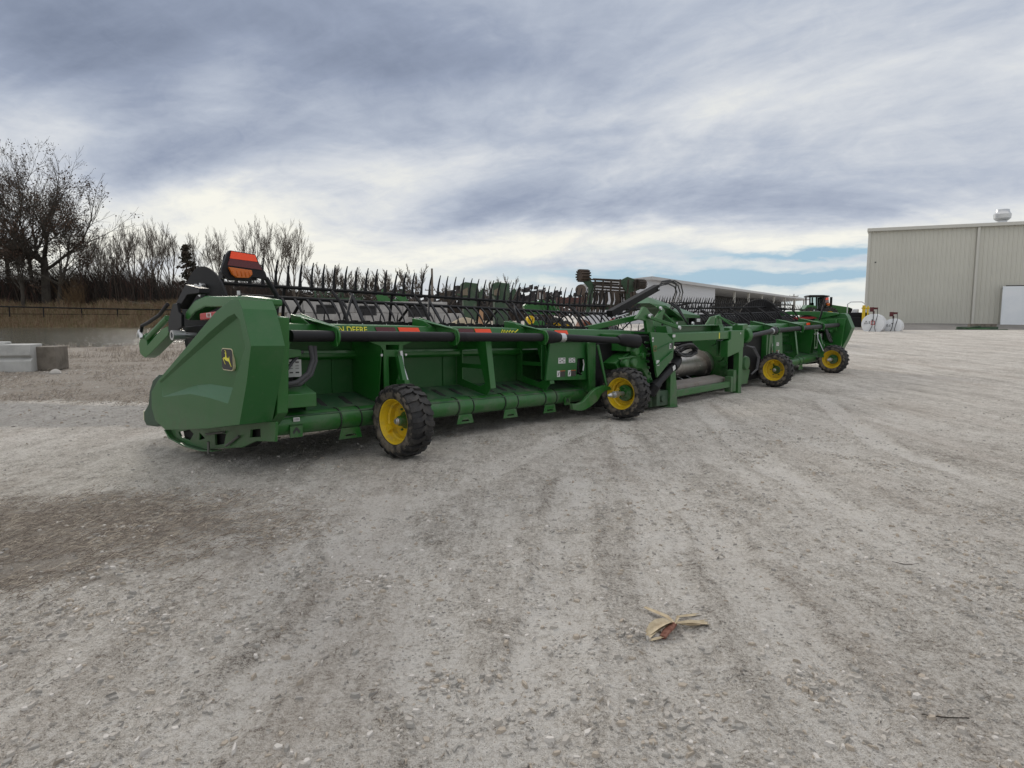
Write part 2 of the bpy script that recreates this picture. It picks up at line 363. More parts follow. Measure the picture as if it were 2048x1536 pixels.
base = t.mix(zs.outputs[1], base, bankc)
base = t.mix(t.m('MULTIPLY', zs.outputs[2], .9), base, t.ramp(t.noise(ob, .8, 5, .6), [(.3, (.15, .145, .14)), (.7, (.225, .22, .21))]))
t.put(p.inputs['Base Color'], base); p.inputs['Roughness'].default_value = .95; p.inputs['Specular IOR Level'].default_value = .2
vor = t.node('ShaderNodeTexVoronoi'); vor.inputs['Scale'].default_value = 30; t.l.new(ob, vor.inputs['Vector'])
hh = t.m('ADD', t.m('MULTIPLY', med, 1.2), t.m('MULTIPLY', fine, .7)); hh = t.m('ADD', hh, t.m('MULTIPLY', grit, .3)); hh = t.m('ADD', hh, t.m('MULTIPLY', med2, .8)); hh = t.m('ADD', hh, t.m('MULTIPLY', pm, .35))
hh = t.m('ADD', hh, t.m('MULTIPLY', t.m('SUBTRACT', 1.0, vor.outputs[0]), .10)); hh = t.m('ADD', hh, t.m('MULTIPLY', trk2, 1.0))
bp = t.node('ShaderNodeBump'); bp.inputs['Strength'].default_value = 1.0; bp.inputs['Distance'].default_value = .04; t.l.new(hh, bp.inputs['Height'])
t.l.new(bp.outputs[0], p.inputs['Normal'])
me.materials.append(gm)

wm = bpy.data.materials.new('pond_water'); wm.use_nodes = True; t = NT(wm.node_tree); p = t.n['Principled BSDF']
p.inputs['Base Color'].default_value = (.10, .105, .085, 1); p.inputs['Roughness'].default_value = .10
b = t.node('ShaderNodeBump'); b.inputs['Strength'].default_value = .75; b.inputs['Distance'].default_value = .07
t.l.new(t.noise(t.node('ShaderNodeTexCoord').outputs['Object'], 2.2, 4, .6), b.inputs['Height']); t.l.new(b.outputs[0], p.inputs['Normal'])
tag(MB().prism([(-95, 24), (-9, 24), (-20, 50), (-33, 84), (-120, 84)], -.3, -.0, 'Z').build('pond_water', wm, smooth=0), kind='structure')

# loose stones, straw and pale chips that lie on the yard
def stones(name, n, gen, mats, label_kind='stuff'):
    mb = MB()
    for _ in range(n):
        x, y, r, mi = gen(); mb.m = mi
        z = gh(x, y); a = random.random() * 6.28; k = 5; ex = random.uniform(.8, 1.25); h = random.uniform(.4, .8)
        ring = [(x + r * ex * cos(a) * cos(2 * pi * j / k + a) - r * sin(a) * sin(2 * pi * j / k) * .8 + random.uniform(-.2, .2) * r,
                 y + r * ex * sin(a) * cos(2 * pi * j / k + a) + r * cos(a) * sin(2 * pi * j / k) + random.uniform(-.2, .2) * r) for j in range(k)]
        vs = [(px, py, z - .3 * r) for px, py in ring] + [(x + (px - x) * .72, y + (py - y) * .72, z + h * r * random.uniform(.6, 1)) for px, py in ring]
        mb.add(vs, [(j, (j + 1) % k, k + (j + 1) % k, k + j) for j in range(k)] + [list(range(k, 2 * k))])
    return tag(mb.build(name, mats, smooth=0, recalc=False), kind='stuff')
ST = [mat('stone_pale', (.44, .41, .37), .95, spec=.1), mat('stone_grey', (.33, .315, .29), .95, spec=.1), mat('stone_tan', (.40, .35, .29), .95, spec=.1), mat('stone_light', (.58, .55, .51), .95, spec=.1)]
clus = [(random.uniform(-3.2, 3.6), random.uniform(1.9, 8), random.uniform(.06, .3)) for _ in range(80)] + [(-1.5, 2.75, .2), (-.35, 3.6, .22), (.0, 3.1, .25), (.25, 2.35, .3), (-.1, 2.1, .25), (-.9, 3.3, .3), (.35, 3.5, .2)]
def g1():
    if random.random() < .6:
        cx, cy, cr = random.choice(clus); x = random.gauss(cx, cr); y = random.gauss(cy, cr * .7)
    else: y = 1.8 + 9 * random.random() ** 1.5; x = random.uniform(-.85, .85) * y
    y = max(1.5, y); return x, y, .0035 + .016 * random.random() ** 4.5, random.choice((0, 0, 0, 1, 1, 2, 2, 3))
stones('gravel_stones', 26000, g1, ST)
def g1b():
    y = 8 + 8 * random.random(); x = random.uniform(-.85, -.28) * y
    return x, y, .008 + .022 * random.random() ** 3, random.choice((0, 0, 1, 2, 3))
stones('coarse_gravel', 2600, g1b, ST)
SM = [mat('straw_pale', (.46, .40, .32), .9), mat('straw_brown', (.16, .130, .105), .9), mat('straw_mid', (.30, .255, .205), .9)]
def straw(name, n, gen, lmin, lmax, wd, up=.3):
    mb = MB()
    for _ in range(n):
        x, y = gen(); mb.m = random.choice((0, 1, 1, 2, 2)); l = random.uniform(lmin, lmax); a = random.gauss(.35, .9)
        dx, dy = cos(a) * l, sin(a) * l; z = gh(x, y) + .003; dz = random.uniform(0, up) * l; w_ = wd * random.uniform(.6, 1.3)
        nx_, ny_ = -sin(a) * w_, cos(a) * w_; mxx, mxy = dx * .5 + random.uniform(-.1, .1) * l, dy * .5 + random.uniform(-.1, .1) * l
        z2 = gh(x + dx, y + dy)
        mb.add([(x, y, z), (x + nx_, y + ny_, z + w_), (x + mxx + nx_, y + mxy + ny_, z + dz + w_), (x + mxx, y + mxy, z + dz), (x + dx, y + dy, z2 + .004 + dz * .5)],
               [(0, 1, 2, 3), (3, 2, 4)])
    return tag(mb.build(name, SM, smooth=0, recalc=False), kind='stuff')
def g2():
    while 1:
        x = random.uniform(-5.4, -.9); y = random.uniform(2.6, 5.6)
        d = ((x + 3.2) / 1.95) ** 2 + ((y - 3.9 - .12 * (x + 3)) / 1.15) ** 2
        if random.random() < 1.15 - d and fbm(x, y, 2.2, 2) > -.35: return x, y
straw('straw_litter', 13000, g2, .02, .09, .0022)
def g2b():
    y = 2 + 7 * random.random() ** 1.3; return random.uniform(-.8, .8) * y, y
straw('chaff_litter', 1500, g2b, .008, .045, .0016)
def g3():
    while 1:
        y = random.uniform(9.8, 17.5); x = random.uniform(-.86 * y, -.24 * y - .6)
        if fbm(x, y, .9, 3) > -.05: return x, y
straw('dry_grass', 11000, g3, .03, .09, .004, .8)
def g4():
    while 1:
        y = random.uniform(17, 33); x = random.uniform(-.84, -.42) * y
        if pondmask(x, y) < .5 and fbm(x, y, .5, 3) > .12: return x, y
straw('shore_weeds', 5000, g4, .05, .20, .007, 1.4)

# ------------------------------------------------------------------ the big harvesting head
TH = R(90 - 42.6)
head = empty('harvester_head', (3.4, 10.9, 0), TH, 'long green draper harvesting head with black reel on yellow wheels, nearest machine in the yard', 'harvester head')
def bend(s): return .0275 * max(0, -1.5 - s) + .018 * max(0, s - 1.5)
def mir(m): return lambda x, y, z: (m * x, y, z)
HM = None
def hp(mb, name, mats=None, bevel=.004, par=None, **k): return mb.build(name, mats or GREEN, par or head, bevel=bevel, bend=bend, **k)

def tine_mesh():
    mb = MB(); pts = [(0, 0, -.028, .023, .012), (0, -.002, .05, .018, .010), (0, -.008, .14, .0115, .008), (.002, -.022, .22, .010, .006), (.006, -.042, .30, .0045, .004)]
    vs = []
    for x, y, z, a, b in pts: vs += [(x - a, y - b, z), (x + a, y - b, z), (x + a * .8, y + b, z), (x - a * .8, y + b, z)]
    fs = [(4 * i + j, 4 * i + (j + 1) % 4, 4 * i + 4 + (j + 1) % 4, 4 * i + 4 + j) for i in range(4) for j in range(4)] + [(3, 2, 1, 0), (16, 17, 18, 19)]
    mb.add(vs, fs); o = mb.build('reel_tine', PLAS); me_ = o.data; bpy.data.objects.remove(o); return me_, vs, fs
TM, TV, TF = tine_mesh()
def tine_mesh2():
    mb = MB(); pts = [(0, 0, -.02, .014, .012), (.0, .006, .07, .013, .010), (.0, .0, .16, .011, .008), (0, -.022, .25, .008, .006), (0, -.06, .33, .004, .004)]
    vs = []
    for x, y, z, a, b in pts: vs += [(x - a, y - b, z), (x + a, y - b, z), (x + a, y + b, z), (x - a, y + b, z)]
    fs = [(4 * i + j, 4 * i + (j + 1) % 4, 4 * i + 4 + (j + 1) % 4, 4 * i + 4 + j) for i in range(4) for j in range(4)] + [(3, 2, 1, 0), (16, 17, 18, 19)]
    mb.add(vs, fs); o = mb.build('reel_tine', PLAS); me_ = o.data; bpy.data.objects.remove(o); return me_, vs, fs
TM2, TV2, TF2 = tine_mesh2()

RC = (2.15, 1.02)
bars = [((2.05, 1.565), 4, 1), ((1.66, 1.425), 128, 1), ((1.55, .86), 150, 0), ((2.0, .58), 175, 0), ((2.5, .62), 185, 0), ((2.75, 1.0), -10, 0)]
rest = MB()
for bi, ((bt, bz), ang, vis) in enumerate(bars):
    mb = MB()
    for m in (-1, 1): mb.tube([(m * s_, bt, bz - (.05 if m > 0 else 0)) for s_ in (.25, 1.5, 3, 5, 7.32)], .021, 8)
    rb = hp(mb, 'reel_bar', BLACK, 0)
    for m in (-1, 1):
        for k in range(48):
            s_ = m * (.3 + .149 * k); rot = Matrix.Rotation(R(ang), 4, 'X')
            if vis and m < 0:
                o = bpy.data.objects.new('reel_tine', TM if bi == 0 else TM2); COL.objects.link(o); o.parent = rb
                o.location = (s_, bt, bz + bend(s_)); o.rotation_euler = (R(ang) + random.uniform(-.04, .04), random.uniform(-.03, .03), 0)
            elif vis or k % 2 == 0:
                V_, F_ = (TV, TF) if bi == 0 else (TV2, TF2)
                rest.add([tuple((rot @ (Vector(v_) * (.8 if m > 0 else 1))) + Vector((s_, bt, bz - (.05 if m > 0 else 0)))) for v_ in V_], F_)
tag(hp(rest, 'reel_tine_row', PLAS, 0), kind='stuff')
mb = MB()
for m in (-1, 1): mb.tube([(m * s_, *RC) for s_ in (.25, 1.5, 4, 7.3)], .07, 14)
for m in (-1, 1):
    for s_ in (.3, 1.9, 3.5, 5.1, 6.6):
        for (bt, bz), a, v_ in bars:
            mb.bar((m * s_, RC[0], RC[1]), (m * s_, bt, bz), .012, .035, (1, 0, 0))
hp(mb, 'reel_shaft', BLACK, 0)
for m in (-1, 1):
    mb = MB(mir(m)); mb.lathe([(0, 0.001), (0, .58), (.03, .60), (.045, .60), (.045, .001)], (7.38, 2.25, 1.14), (1, 0, 0), 40)
    mb.m = 1; mb.bar((7.46, 2.15, 1.55), (7.46, 2.2, 1.42), .05, .06)
    for a in range(6): mb.cyl((7.42, RC[0] + .3 * cos(a), RC[1] + .3 * sin(a)), (7.435, RC[0] + .3 * cos(a), RC[1] + .3 * sin(a)), .012, 6)
    hp(mb, 'reel_end_disc', [BLACK, GALV], .003)

for m in (-1, 1):
    T = mir(m)
    # moulded end shield with a recessed side panel
    O_ = [(.17, 1.33), (.11, 1.257), (-.01, .972), (.09, .677), (.25, .329), (.9, .22), (1.87, .094), (2.13, .158), (2.21, .281), (2.19, .442), (1.99, .572), (1.17, .96), (.60, 1.235), (.30, 1.335)]
    Hh = [(1.90, .415), (1.20, .502), (.80, .500), (.44, .487), (.085, .96), (.165, 1.165), (.25, 1.22), (.37, 1.195), (.72, 1.07), (1.36, .81), (1.95, .56)]
    Fl = [(1.88, .42), (1.22, .578), (.94, .607), (.375, .61), (.115, .962), (.195, 1.15), (.26, 1.19), (.365, 1.165), (.71, 1.04), (1.35, .79), (1.92, .55)]
    dp = [.004, .060, .066, .066, .04, .04, .04, .045, .04, .03, .008]
    mb = MB(T); nO = len(O_); nH = len(Hh)
    tri = tessellate_polygon([[Vector((*p_, 0)) for p_ in O_], [Vector((*p_, 0)) for p_ in Hh]])
    vs = [(8, *p_) for p_ in O_] + [(8, *p_) for p_ in Hh] + [(8 - d_, *p_) for p_, d_ in zip(Fl, dp)]
    ins = [(max(.0, p_[0]) + (.03 if p_[0] < .5 else -.03), p_[1] - (.02 if p_[1] > .5 else -.02)) for p_ in O_]
    back = [(7.72, p_[0], p_[1]) for p_ in O_]
    vs += back; fs = [tuple(t_) for t_ in tri] + [(nO + i, nO + (i + 1) % nH, nO + nH + (i + 1) % nH, nO + nH + i) for i in range(nH)]
    fs += [[nO + nH + i for i in range(nH)]]
    o_ = nO + 2 * nH; fs += [(i, (i + 1) % nO, o_ + (i + 1) % nO, o_ + i) for i in range(nO)] + [[o_ + i for i in range(nO)]]
    mb.add(vs, fs); sh = hp(mb, 'end_shield', GREEN2, .03, seg=4, smooth=16)
    # badge with a leaping deer on the shield's outer face
    def bd(u, v_): return (.49 + u, .845 + v_)
    X0 = 7.968
    def plate(pts, a0, a1, mt):
        q = MB(T); q.prism(pts, a0, a1, 'S'); return q
    def rr(w_, h_, r_, top=0):
        pts = []
        for cx, cy, a0 in ((w_ - r_, h_ - r_, 0), (-w_ + r_, h_ - r_, 90), (-w_ + r_, -h_ + r_, 180), (w_ - r_, -h_ + r_, 270)):
            pts += [bd(cx + r_ * cos(R(a0 + k * 22.5)), cy + r_ * sin(R(a0 + k * 22.5))) for k in range(5)]
        return pts
    mb = MB(T); mb.prism(rr(.106, .092, .035), X0 - .02, X0, 'S'); mb.m = 1; mb.prism(rr(.099, .085, .031), X0 + .0005, X0 + .003, 'S')
    mb.m = 2   # deer silhouette: t grows towards the front (left in view)
    deer = [(.078, .004), (.062, .014), (.040, .016), (.028, .022), (.024, .040), (.022, .052), (.034, .050), (.036, .056), (.020, .062), (.026, .074), (.040, .076), (.040, .080), (.024, .079), (.014, .068), (.010, .056), (.004, .056), (.008, .048), (.006, .022),
            (-.004, .014), (-.030, .012), (-.044, .020), (-.050, .028), (-.050, .012), (-.052, -.002), (-.058, -.020), (-.072, -.042), (-.086, -.060), (-.080, -.062), (-.062, -.044), (-.044, -.026), (-.030, -.016), (-.008, -.014), (.014, -.012), (.034, -.004), (.052, .004), (.066, .006), (.052, -.014), (.036, -.036), (.030, -.044), (.036, -.044), (.058, -.018)]
    mb.prism([bd(u * .95, v_ * .95) for u, v_ in deer], X0 + .0035, X0 + .005, 'S')
    mb.build('badge', [CREAM, INK, LETTER], sh, bend=bend, smooth=0)
    # divider point and the structure under the shield
    mb = MB(T); mb.prism([(2.3, .50), (2.44, .60), (2.62, .53), (2.74, .40), (2.80, .25), (2.96, .15), (2.97, .05), (2.9, .0), (2.62, .02), (2.2, .12)], 7.66, 7.84, 'S')
    dpnt = hp(mb, 'divider_point', mat('dark_green_moulding', (.012, .05, .022), .5, dust=(.1, .1, .08), dustamt=.2), .02, seg=3)
    q = MB(T); q.prism([(2.975, .05), (2.965, .16), (2.985, .16), (2.995, .05)], 7.68, 7.83, 'S'); q.build('reflective_strip', mat('pale_strip', (.62, .60, .38), .4), dpnt, bend=bend)
    mb = MB(T)
    mb.frame([(2.46, -.004), (2.35, -.067), (2.01, -.097), (1.58, -.09), (.79, .035), (.51, .131), (.17, .17), (.14, .34), (1.9, .12)],
             [[(2.25, .0), (2.2, -.045), (1.95, -.05), (1.85, .03), (1.95, .06)], [(1.7, .06), (1.72, -.02), (1.58, .02)], [(1.35, .1), (1.35, -.02), (1.15, .02), (1.1, .12)], [(.6, .22), (.62, .15), (.42, .18), (.42, .25)]], 7.72, 7.745, 'S')
    mb.prism([(2.5, .0), (2.38, -.082), (2.01, -.112), (1.58, -.105), (1.3, -.07), (1.3, -.058), (1.58, -.09), (2.01, -.097), (2.35, -.067), (2.46, -.004)], 7.70, 7.80, 'S')
    hp(mb, 'divider_frame', GREEN, .004)
    mb = MB(T); mb.prism([(2.3, .14), (2.2, -.06), (1.6, -.08), (.8, .03), (.5, .18), (.5, .5), (1.8, .3)], 7.60, 7.70, 'S'); hp(mb, 'shade_backing', BLACK, 0)  # black box behind the frame, stands in for its shaded interior
    mb = MB(T)
    for (a, b_) in (((7.76, 1.5, .07), (7.76, 1.1, .14)), ((7.77, 1.05, .02), (7.76, .8, .14))): mb.tube([a, b_], .011, 8)
    mb.tube([(7.80, 1.36, .02), (7.80, 1.37, -.10)], .014, 8)
    hp(mb, 'linkage', mat('dull_zinc', (.16, .16, .15), .5, .5), 0)
    # reel arm, its folded front link, dark brackets, red safety stop
    mb = MB(T); mb.prism([(.30, 1.30), (.30, 1.35), (.69, 1.385), (1.21, 1.39), (1.52, 1.401), (1.77, 1.362), (2.01, 1.252), (2.04, 1.18), (1.97, 1.17), (1.78, 1.251), (1.54, 1.297), (.98, 1.285), (.7, 1.2)], 7.56, 7.70, 'S')
    arm = hp(mb, 'reel_arm', GREEN, .012, seg=3)
    q = MB(T)
    q.cyl((7.72, 2.44, 1.19), (7.72, 3.06, .96), .032, 12); q.prism([(3.05, 1.02), (3.2, .98), (3.3, .90), (3.27, .78), (3.13, .74), (2.99, .78), (2.42, 1.0), (2.36, 1.05), (2.42, 1.1), (2.6, 1.06), (3.03, .88)], 7.62, 7.74, 'S')
    hp(q, 'front_link', GREEN, .006)
    q = MB(T); q.prism([(2.2, 1.33), (2.09, 1.34), (2.06, 1.25), (1.99, 1.222), (2.0, 1.10), (2.24, 1.03), (2.36, 1.045), (2.34, 1.164)], 7.72, 7.75, 'S')
    q.prism([(2.25, 1.30), (1.93, 1.52), (1.60, 1.475), (1.60, 1.43), (1.9, 1.42), (2.14, 1.28)], 7.62, 7.72, 'S')
    q.prism([(2.3, 1.1), (1.2, 1.15), (1.2, .7), (1.9, .6), (2.2, .82)], 7.50, 7.60, 'S')
    q.tube([(7.74, 2.36, 1.33), (7.74, 2.6, 1.22), (7.75, 2.9, 1.14), (7.75, 3.12, 1.10), (7.75, 3.18, 1.0)], .02, 8)
    hp(q, 'arm_bracket', PLAS, .004)
    q = MB(T); q.lathe([(-.10, .03), (-.10, .05), (.02, .05), (.02, .03)], (7.82, 2.02, 1.015), (1, 0, 0), 16, True); q.cyl((7.6, 2.02, 1.015), (7.78, 2.02, 1.015), .028, 12)
    q.tube([(7.76, 3.12, .96), (7.76, 3.18, 1.04), (7.76, 3.22, .98)], .02, 8)
    for tt, z_ in ((1.75, 1.475), (1.83, 1.49), (.9, 1.40)): q.cyl((7.66, tt, z_), (7.66, tt, z_ + .035), .015, 6)
    hp(q, 'pin', GALV, 0)
    q = MB(T); q.prism([(1.42, 1.23), (.8, 1.262), (.8, 1.2), (1.42, 1.168)], 7.60, 7.80, 'S')
    rs = hp(q, 'safety_stop', RED, .008)
    q = MB(T); q.box(7.801, 7.803, 1.16, 1.26, 1.195, 1.235); q.m = 1; q.box(7.8035, 7.8045, 1.18, 1.24, 1.2, 1.23); q.build('warning_label', [WHITE, mat('faded_print', (.3, .12, .1), .6)], rs, bend=bend, smooth=0)
    # warning panel with amber lamp on its black stalk
    q = MB(T); q.prism([(7.92, 1.60), (7.87, 1.722), (7.845, 1.755), (7.625, 1.742), (7.59, 1.66), (7.54, 1.595), (7.52, 1.53), (7.66, 1.545), (7.70, 1.505), (7.86, 1.505), (7.92, 1.56)], .62, .66, 'T')
    q.tube([(7.53, .64, 1.55), (7.44, .64, 1.41), (7.43, .64, 1.36), (7.43, .7, 1.13)], .022, 10)
    q.box(7.60, 7.90, .66, .74, 1.52, 1.58)
    wp = hp(q, 'warning_board', PLAS, .004)
    q = MB(T); q.prism([(7.853, 1.687), (7.838, 1.747), (7.632, 1.735), (7.612, 1.678)], .613, .619, 'T'); q.build('orange_stripe', ORANGE, wp, bend=bend, smooth=0)
    q = MB(T); q.prism([(7.876, 1.628), (7.855, 1.684), (7.610, 1.675), (7.572, 1.612)], .613, .619, 'T'); q.build('red_stripe', DRED, wp, bend=bend, smooth=0)
    q = MB(T); q.prism([(7.875, 1.612), (7.68, 1.60), (7.675, 1.565), (7.71, 1.532), (7.81, 1.528), (7.85, 1.555)], .585, .615, 'T')
    for k in range(5): q.bar((7.70 + .035 * k, .582, 1.54), (7.705 + .035 * k, .582, 1.585), .012, .008)
    q.build('amber_lamp', AMBER, wp, bevel=.004, bend=bend)
    # back sheet, ledge, top rail, top beam
    mb = MB(T); mb.box(1.95, 7.72, .95, .975, .42, 1.08)
    for s_ in (2.6, 3.5, 4.35, 5.2, 5.9, 6.7, 7.3): mb.box(s_ - .012, s_ + .012, .938, .95, .45, .84)
    hp(mb, 'back_sheet', mat('back_sheet_green', (.008, .088, .013), .5, dust=(.12, .13, .09), dustamt=.25, dscale=3.2), .003)
    mb = MB(T); mb.prism([(.95, .80), (.90, .80), (.865, .825), (.865, .865), (.90, .89), (.95, .89)], 1.95, 7.7, 'S'); hp(mb, 'rail', GREEN, .008, seg=3)
    mb = MB(T); mb.prism([(.5, 1.05), (.52, 1.15), (.80, 1.16), (.82, 1.03), (.6, 1.0)], 1.7, 7.72, 'S')
    tb = hp(mb, 'top_beam', GREEN, .006)
    mb = MB(T); mb.box(1.9, 7.6, .84, .92, 1.14, 1.19)
    for k in range(38): mb.box(1.95 + .15 * k, 1.985 + .15 * k, .835, .925, 1.188, 1.20)
    hp(mb, 'wire_trough', BLACK, .003)
    mb = MB(T); mb.m = 1
    for s_ in [1.9 + .3 * k for k in range(19)]: mb.cyl((s_, .832, 1.165), (s_, .838, 1.165), .006, 6)
    hp(mb, 'rivet_row', [GALV, GALV], 0)
    mb = MB(T); mb.prism([(.95, .452), (.95, .43), (.52, .335), (.40, .325), (.40, .338), (.50, .36)], 2.9, 7.6, 'S'); lg = hp(mb, 'ledge_plate', mat('ledge_green', (.016, .085, .03), .5, dust=(.19, .18, .15), dustamt=.42, dscale=5), .004)
    for s_ in (7.0, 6.72, 5.5, 5.24, 4.72, 4.49, 4.32, 4.1):
        mb = MB(T); mb.obox((s_, .70, .404), (.022, .015, 0), (-.02, .11, .024), (0, 0, .004)); hp(mb, 'ledge_slot', INK, 0)
    mb = MB(T); mb.lathe([(0, .001), (0, .1), (4.62, .1), (4.62, .001)], (3.02, .48, .262), (1, 0, 0), 36)
    hp(mb, 'torque_tube', GREEN, .006)
    for s_ in (6.86, 5.36, 4.61, 3.86):
        q = MB(T); n_ = 14
        arc = [(.48 + .107 * cos(R(60 + 190 * k / n_)), .262 + .107 * sin(R(60 + 190 * k / n_))) for k in range(n_ + 1)]
        inn = [(.48 + .101 * cos(R(60 + 190 * k / n_)), .262 + .101 * sin(R(60 + 190 * k / n_))) for k in range(n_ + 1)][::-1]
        q.prism(arc + inn, s_ - .1, s_ + .1, 'S')
        q.frame([(s_ - .1, .175), (s_ + .1, .175), (s_ + .13, .07), (s_ - .13, .07)], [[(s_ - .05, .112), (s_ + .05, .112), (s_ + .06, .096), (s_ - .06, .096)]], .40, .408, 'T')
        hp(q, 'tube_strap', GREEN, .003)
        q = MB(T); 
        for d_ in (-.118, .11): q.prism([(.48 + .109 * cos(R(60 + 190 * k / n_)), .262 + .109 * sin(R(60 + 190 * k / n_))) for k in range(n_ + 1)] + inn, s_ + d_, s_ + d_ + .008, 'S')
        hp(q, 'strap_gap', INK, 0)
    for s_, tt in ((7.44, .365), (3.54, .365)):
        q = MB(T); q.box(s_ - .06, s_ + .06, tt, tt + .012, .15, .262); q.box(s_ - .06, s_ + .06, tt, tt + .1, .25, .262)
        q.m = 1; q.prism([(s_ - .034, .185), (s_ - .02, .185), (s_, .215), (s_ + .02, .185), (s_ + .034, .185), (s_ + .034, .205), (s_ + .006, .24), (s_ - .006, .24), (s_ - .034, .205)], tt - .002, tt - .0005, 'T')
        hp(q, 'tie_down_plate', [GREEN, INK], .0)
    q = MB(T); q.box(7.40, 7.46, .374, .378, .29, .325); q.m = 1
    for k in range(4): q.box(7.408 + .012 * k, 7.413 + .012 * k, .3725, .3735, .297, .318)
    hp(q, 'label', [WHITE, INK], 0)
    # vertical truss ribs
    for s_ in (4.98, 3.90):
        q = MB(T)
        q.frame([(.94, 1.0), (.44, 1.0), (.36, .45), (.43, .365), (.94, .46)],
                [[(.84, .88), (.58, .90), (.52, .72), (.84, .72)], [(.84, .67), (.51, .67), (.455, .5), (.55, .46), (.84, .53)]], s_, s_ + .014, 'S')
        q.prism([(.44, 1.0), (.425, 1.0), (.345, .45), (.36, .45)], s_ - .06, s_ + .03, 'S')
        hp(q, 'truss_rib', GREEN, .003)
    # drive tube along the beam with its yoke brackets
    B0 = 4.18 if m < 0 else 3.32; BR_ = (7.09, 5.65, 4.18) if m < 0 else (6.2, 4.78, 3.32); E0 = 2.78 if m < 0 else 1.62
    q = MB(T); q.lathe([(0, .001), (0, .05), (1.27, .05), (1.28, .052), (1.30, .052), (1.31, .05), (7.52 - B0 - .04, .05), (7.52 - B0 - .04, .001)], (B0 + .04, .26, 1.045), (1, 0, 0), 24)
    hp(q, 'drive_tube', PLAS, 0)
    for s_ in BR_:
        q = MB(T)
        q.lathe([(0, .053), (0, .095), (.018, .095), (.018, .053)], (s_, .26, 1.045), (1, 0, 0), 26, True)
        P = [(s_ + .02, .2, 1.125), (s_ - .03, .22, 1.125), (s_ + .0, .78, 1.235), (s_ + .14, .78, 1.24), (s_ + .05, .22, 1.128)]
        for (a, b_, c_) in ((0, 1, 2), (0, 2, 3)):
            A, B, C_ = Vector(P[a]), Vector(P[b_]), Vector(P[c_]); d_ = Vector((0, 0, -.012)); q.add([A, B, C_, A + d_, B + d_, C_ + d_], [(0, 1, 2), (5, 4, 3), (0, 3, 4, 1), (1, 4, 5, 2), (2, 5, 3, 0)])
        q.prism([(.2, 1.12), (.80, 1.25), (.80, 1.14), (.5, 1.04), (.3, .98), (.19, .955)], s_ + .018, s_ + .028, 'S')
        q.prism([(.78, 1.238), (.6, 1.215), (.45, 1.15), (.78, 1.15)], s_ + .135, s_ + .143, 'S')
        q.m = 1
        for z_ in (1.12, .975): q.cyl((s_ - .012, .24, z_), (s_, .24, z_), .014, 6)
        hp(q, 'tube_bracket', [GREEN, GALV], .003)
    # knuckled drive shaft running down to the gear case
    q = MB(T); q.tube([(B0, .26, 1.045), (B0 - .08, .25, 1.05), (B0 - .18, .23, 1.05), (B0 - .27, .22, 1.045)], [.075, .085, .075, .055], 20)
    q.tube([(B0 - .27, .22, 1.045), (E0, .06, 1.01)], [.048, .044], 20)
    if m < 0: q.tube([(2.82, .07, 1.022), (2.72, .05, 1.02), (2.42, .02, 1.0)], [.052, .085, .098], 20)
    else: q.tube([(1.66, .07, 1.01), (1.5, .05, 1.0), (1.38, .04, 1.0)], [.05, .06, .06], 20)
    hp(q, 'drive_shaft', PLAS, 0)
    q = MB(T); q.tube([(B0 - .27, .22, 1.045), (B0 - .35, .21, 1.043)], .058, 20, True); hp(q, 'silver_label', GALV, 0)
    # reflectors on the beam
    for k, (a, b_) in enumerate(((6.46, 6.24), (6.18, 5.93), (5.35, 5.13), (5.09, 4.85), (3.63, 3.38))):
        q = MB(T); q.add([(a, .503, 1.085), (b_ - .02, .503, 1.085), (b_, .512, 1.135), (a + .02, .512, 1.135)], [(0, 1, 2, 3)]); q.v = [(x, y - .004, z) for x, y, z in q.v]
        q.build('reflector', DRED if k in (0, 2) else ORANGE, tb, bend=bend, smooth=0)
    # control door with decals
    q = MB(T)
    q.frame([(4.02, .50), (3.94, .98), (3.90, 1.04), (3.14, 1.04), (3.12, .98), (3.10, .47)], [[(3.36, .765), (3.20, .765), (3.21, .60), (3.30, .542), (3.38, .553)]], .34, .37, 'T')
    q.prism([(3.95, .985), (3.90, 1.04), (3.14, 1.04), (3.12, .985)], .36, .62, 'T'); q.box(3.82, 3.24, .33, .34, .985, 1.01)
    q.box(3.12, 3.98, .45, .46, .5, 1.0)
    dr = hp(q, 'service_door', GREEN2, .006)
    DI, DO = mat('decal_ink', (.05, .045, .04), .6), mat('decal_orange', (.35, .09, .02), .5)
    for (a, b_, z0, z1) in ((3.775, 3.63, .708, .782), (3.555, 3.42, .715, .776)):
        q = MB(T); q.box(b_, a, .336, .3395, z0, z1); q.m = 1
        for (u, v_) in ((.15, .8), (.5, .55), (.75, .8), (.2, .3), (.7, .25)): q.box(a - (a - b_) * (u + .18), a - (a - b_) * (u - .08), .334, .336, z0 + (z1 - z0) * v_ - .005, z0 + (z1 - z0) * v_ + .005)
        q.build('decal', [WHITE, DI], dr, bend=bend, smooth=0)
    for a in (3.80, 3.57):
        q = MB(T); q.box(a - .06, a, .336, .3395, .535, .615); q.m = 1; q.bar((a - .012, .335, .55), (a - .04, .335, .6), .014, .003); q.box(a - .17, a - .06, .337, .3395, .535, .606); q.m = 2; q.box(a - .17, a - .06, .336, .3395, .606, .616)
        q.build('warning_decal', [WHITE, DI, DO], dr, bend=bend, smooth=0)
    q = MB(T); q.cyl((3.29, .38, .70), (3.29, .44, .70), .045, 14); q.box(3.24, 3.33, .38, .43, .57, .64); q.tube([(3.33, .35, .75), (3.36, .34, .66), (3.34, .34, .58), (3.28, .34, .55)], .012, 8); q.m = 1; q.tube([(3.24, .34, .75), (3.22, .34, .68), (3.24, .34, .6)], .01, 8)
    q.build('latch_gear', [BLACK, GALV], dr, bend=bend)
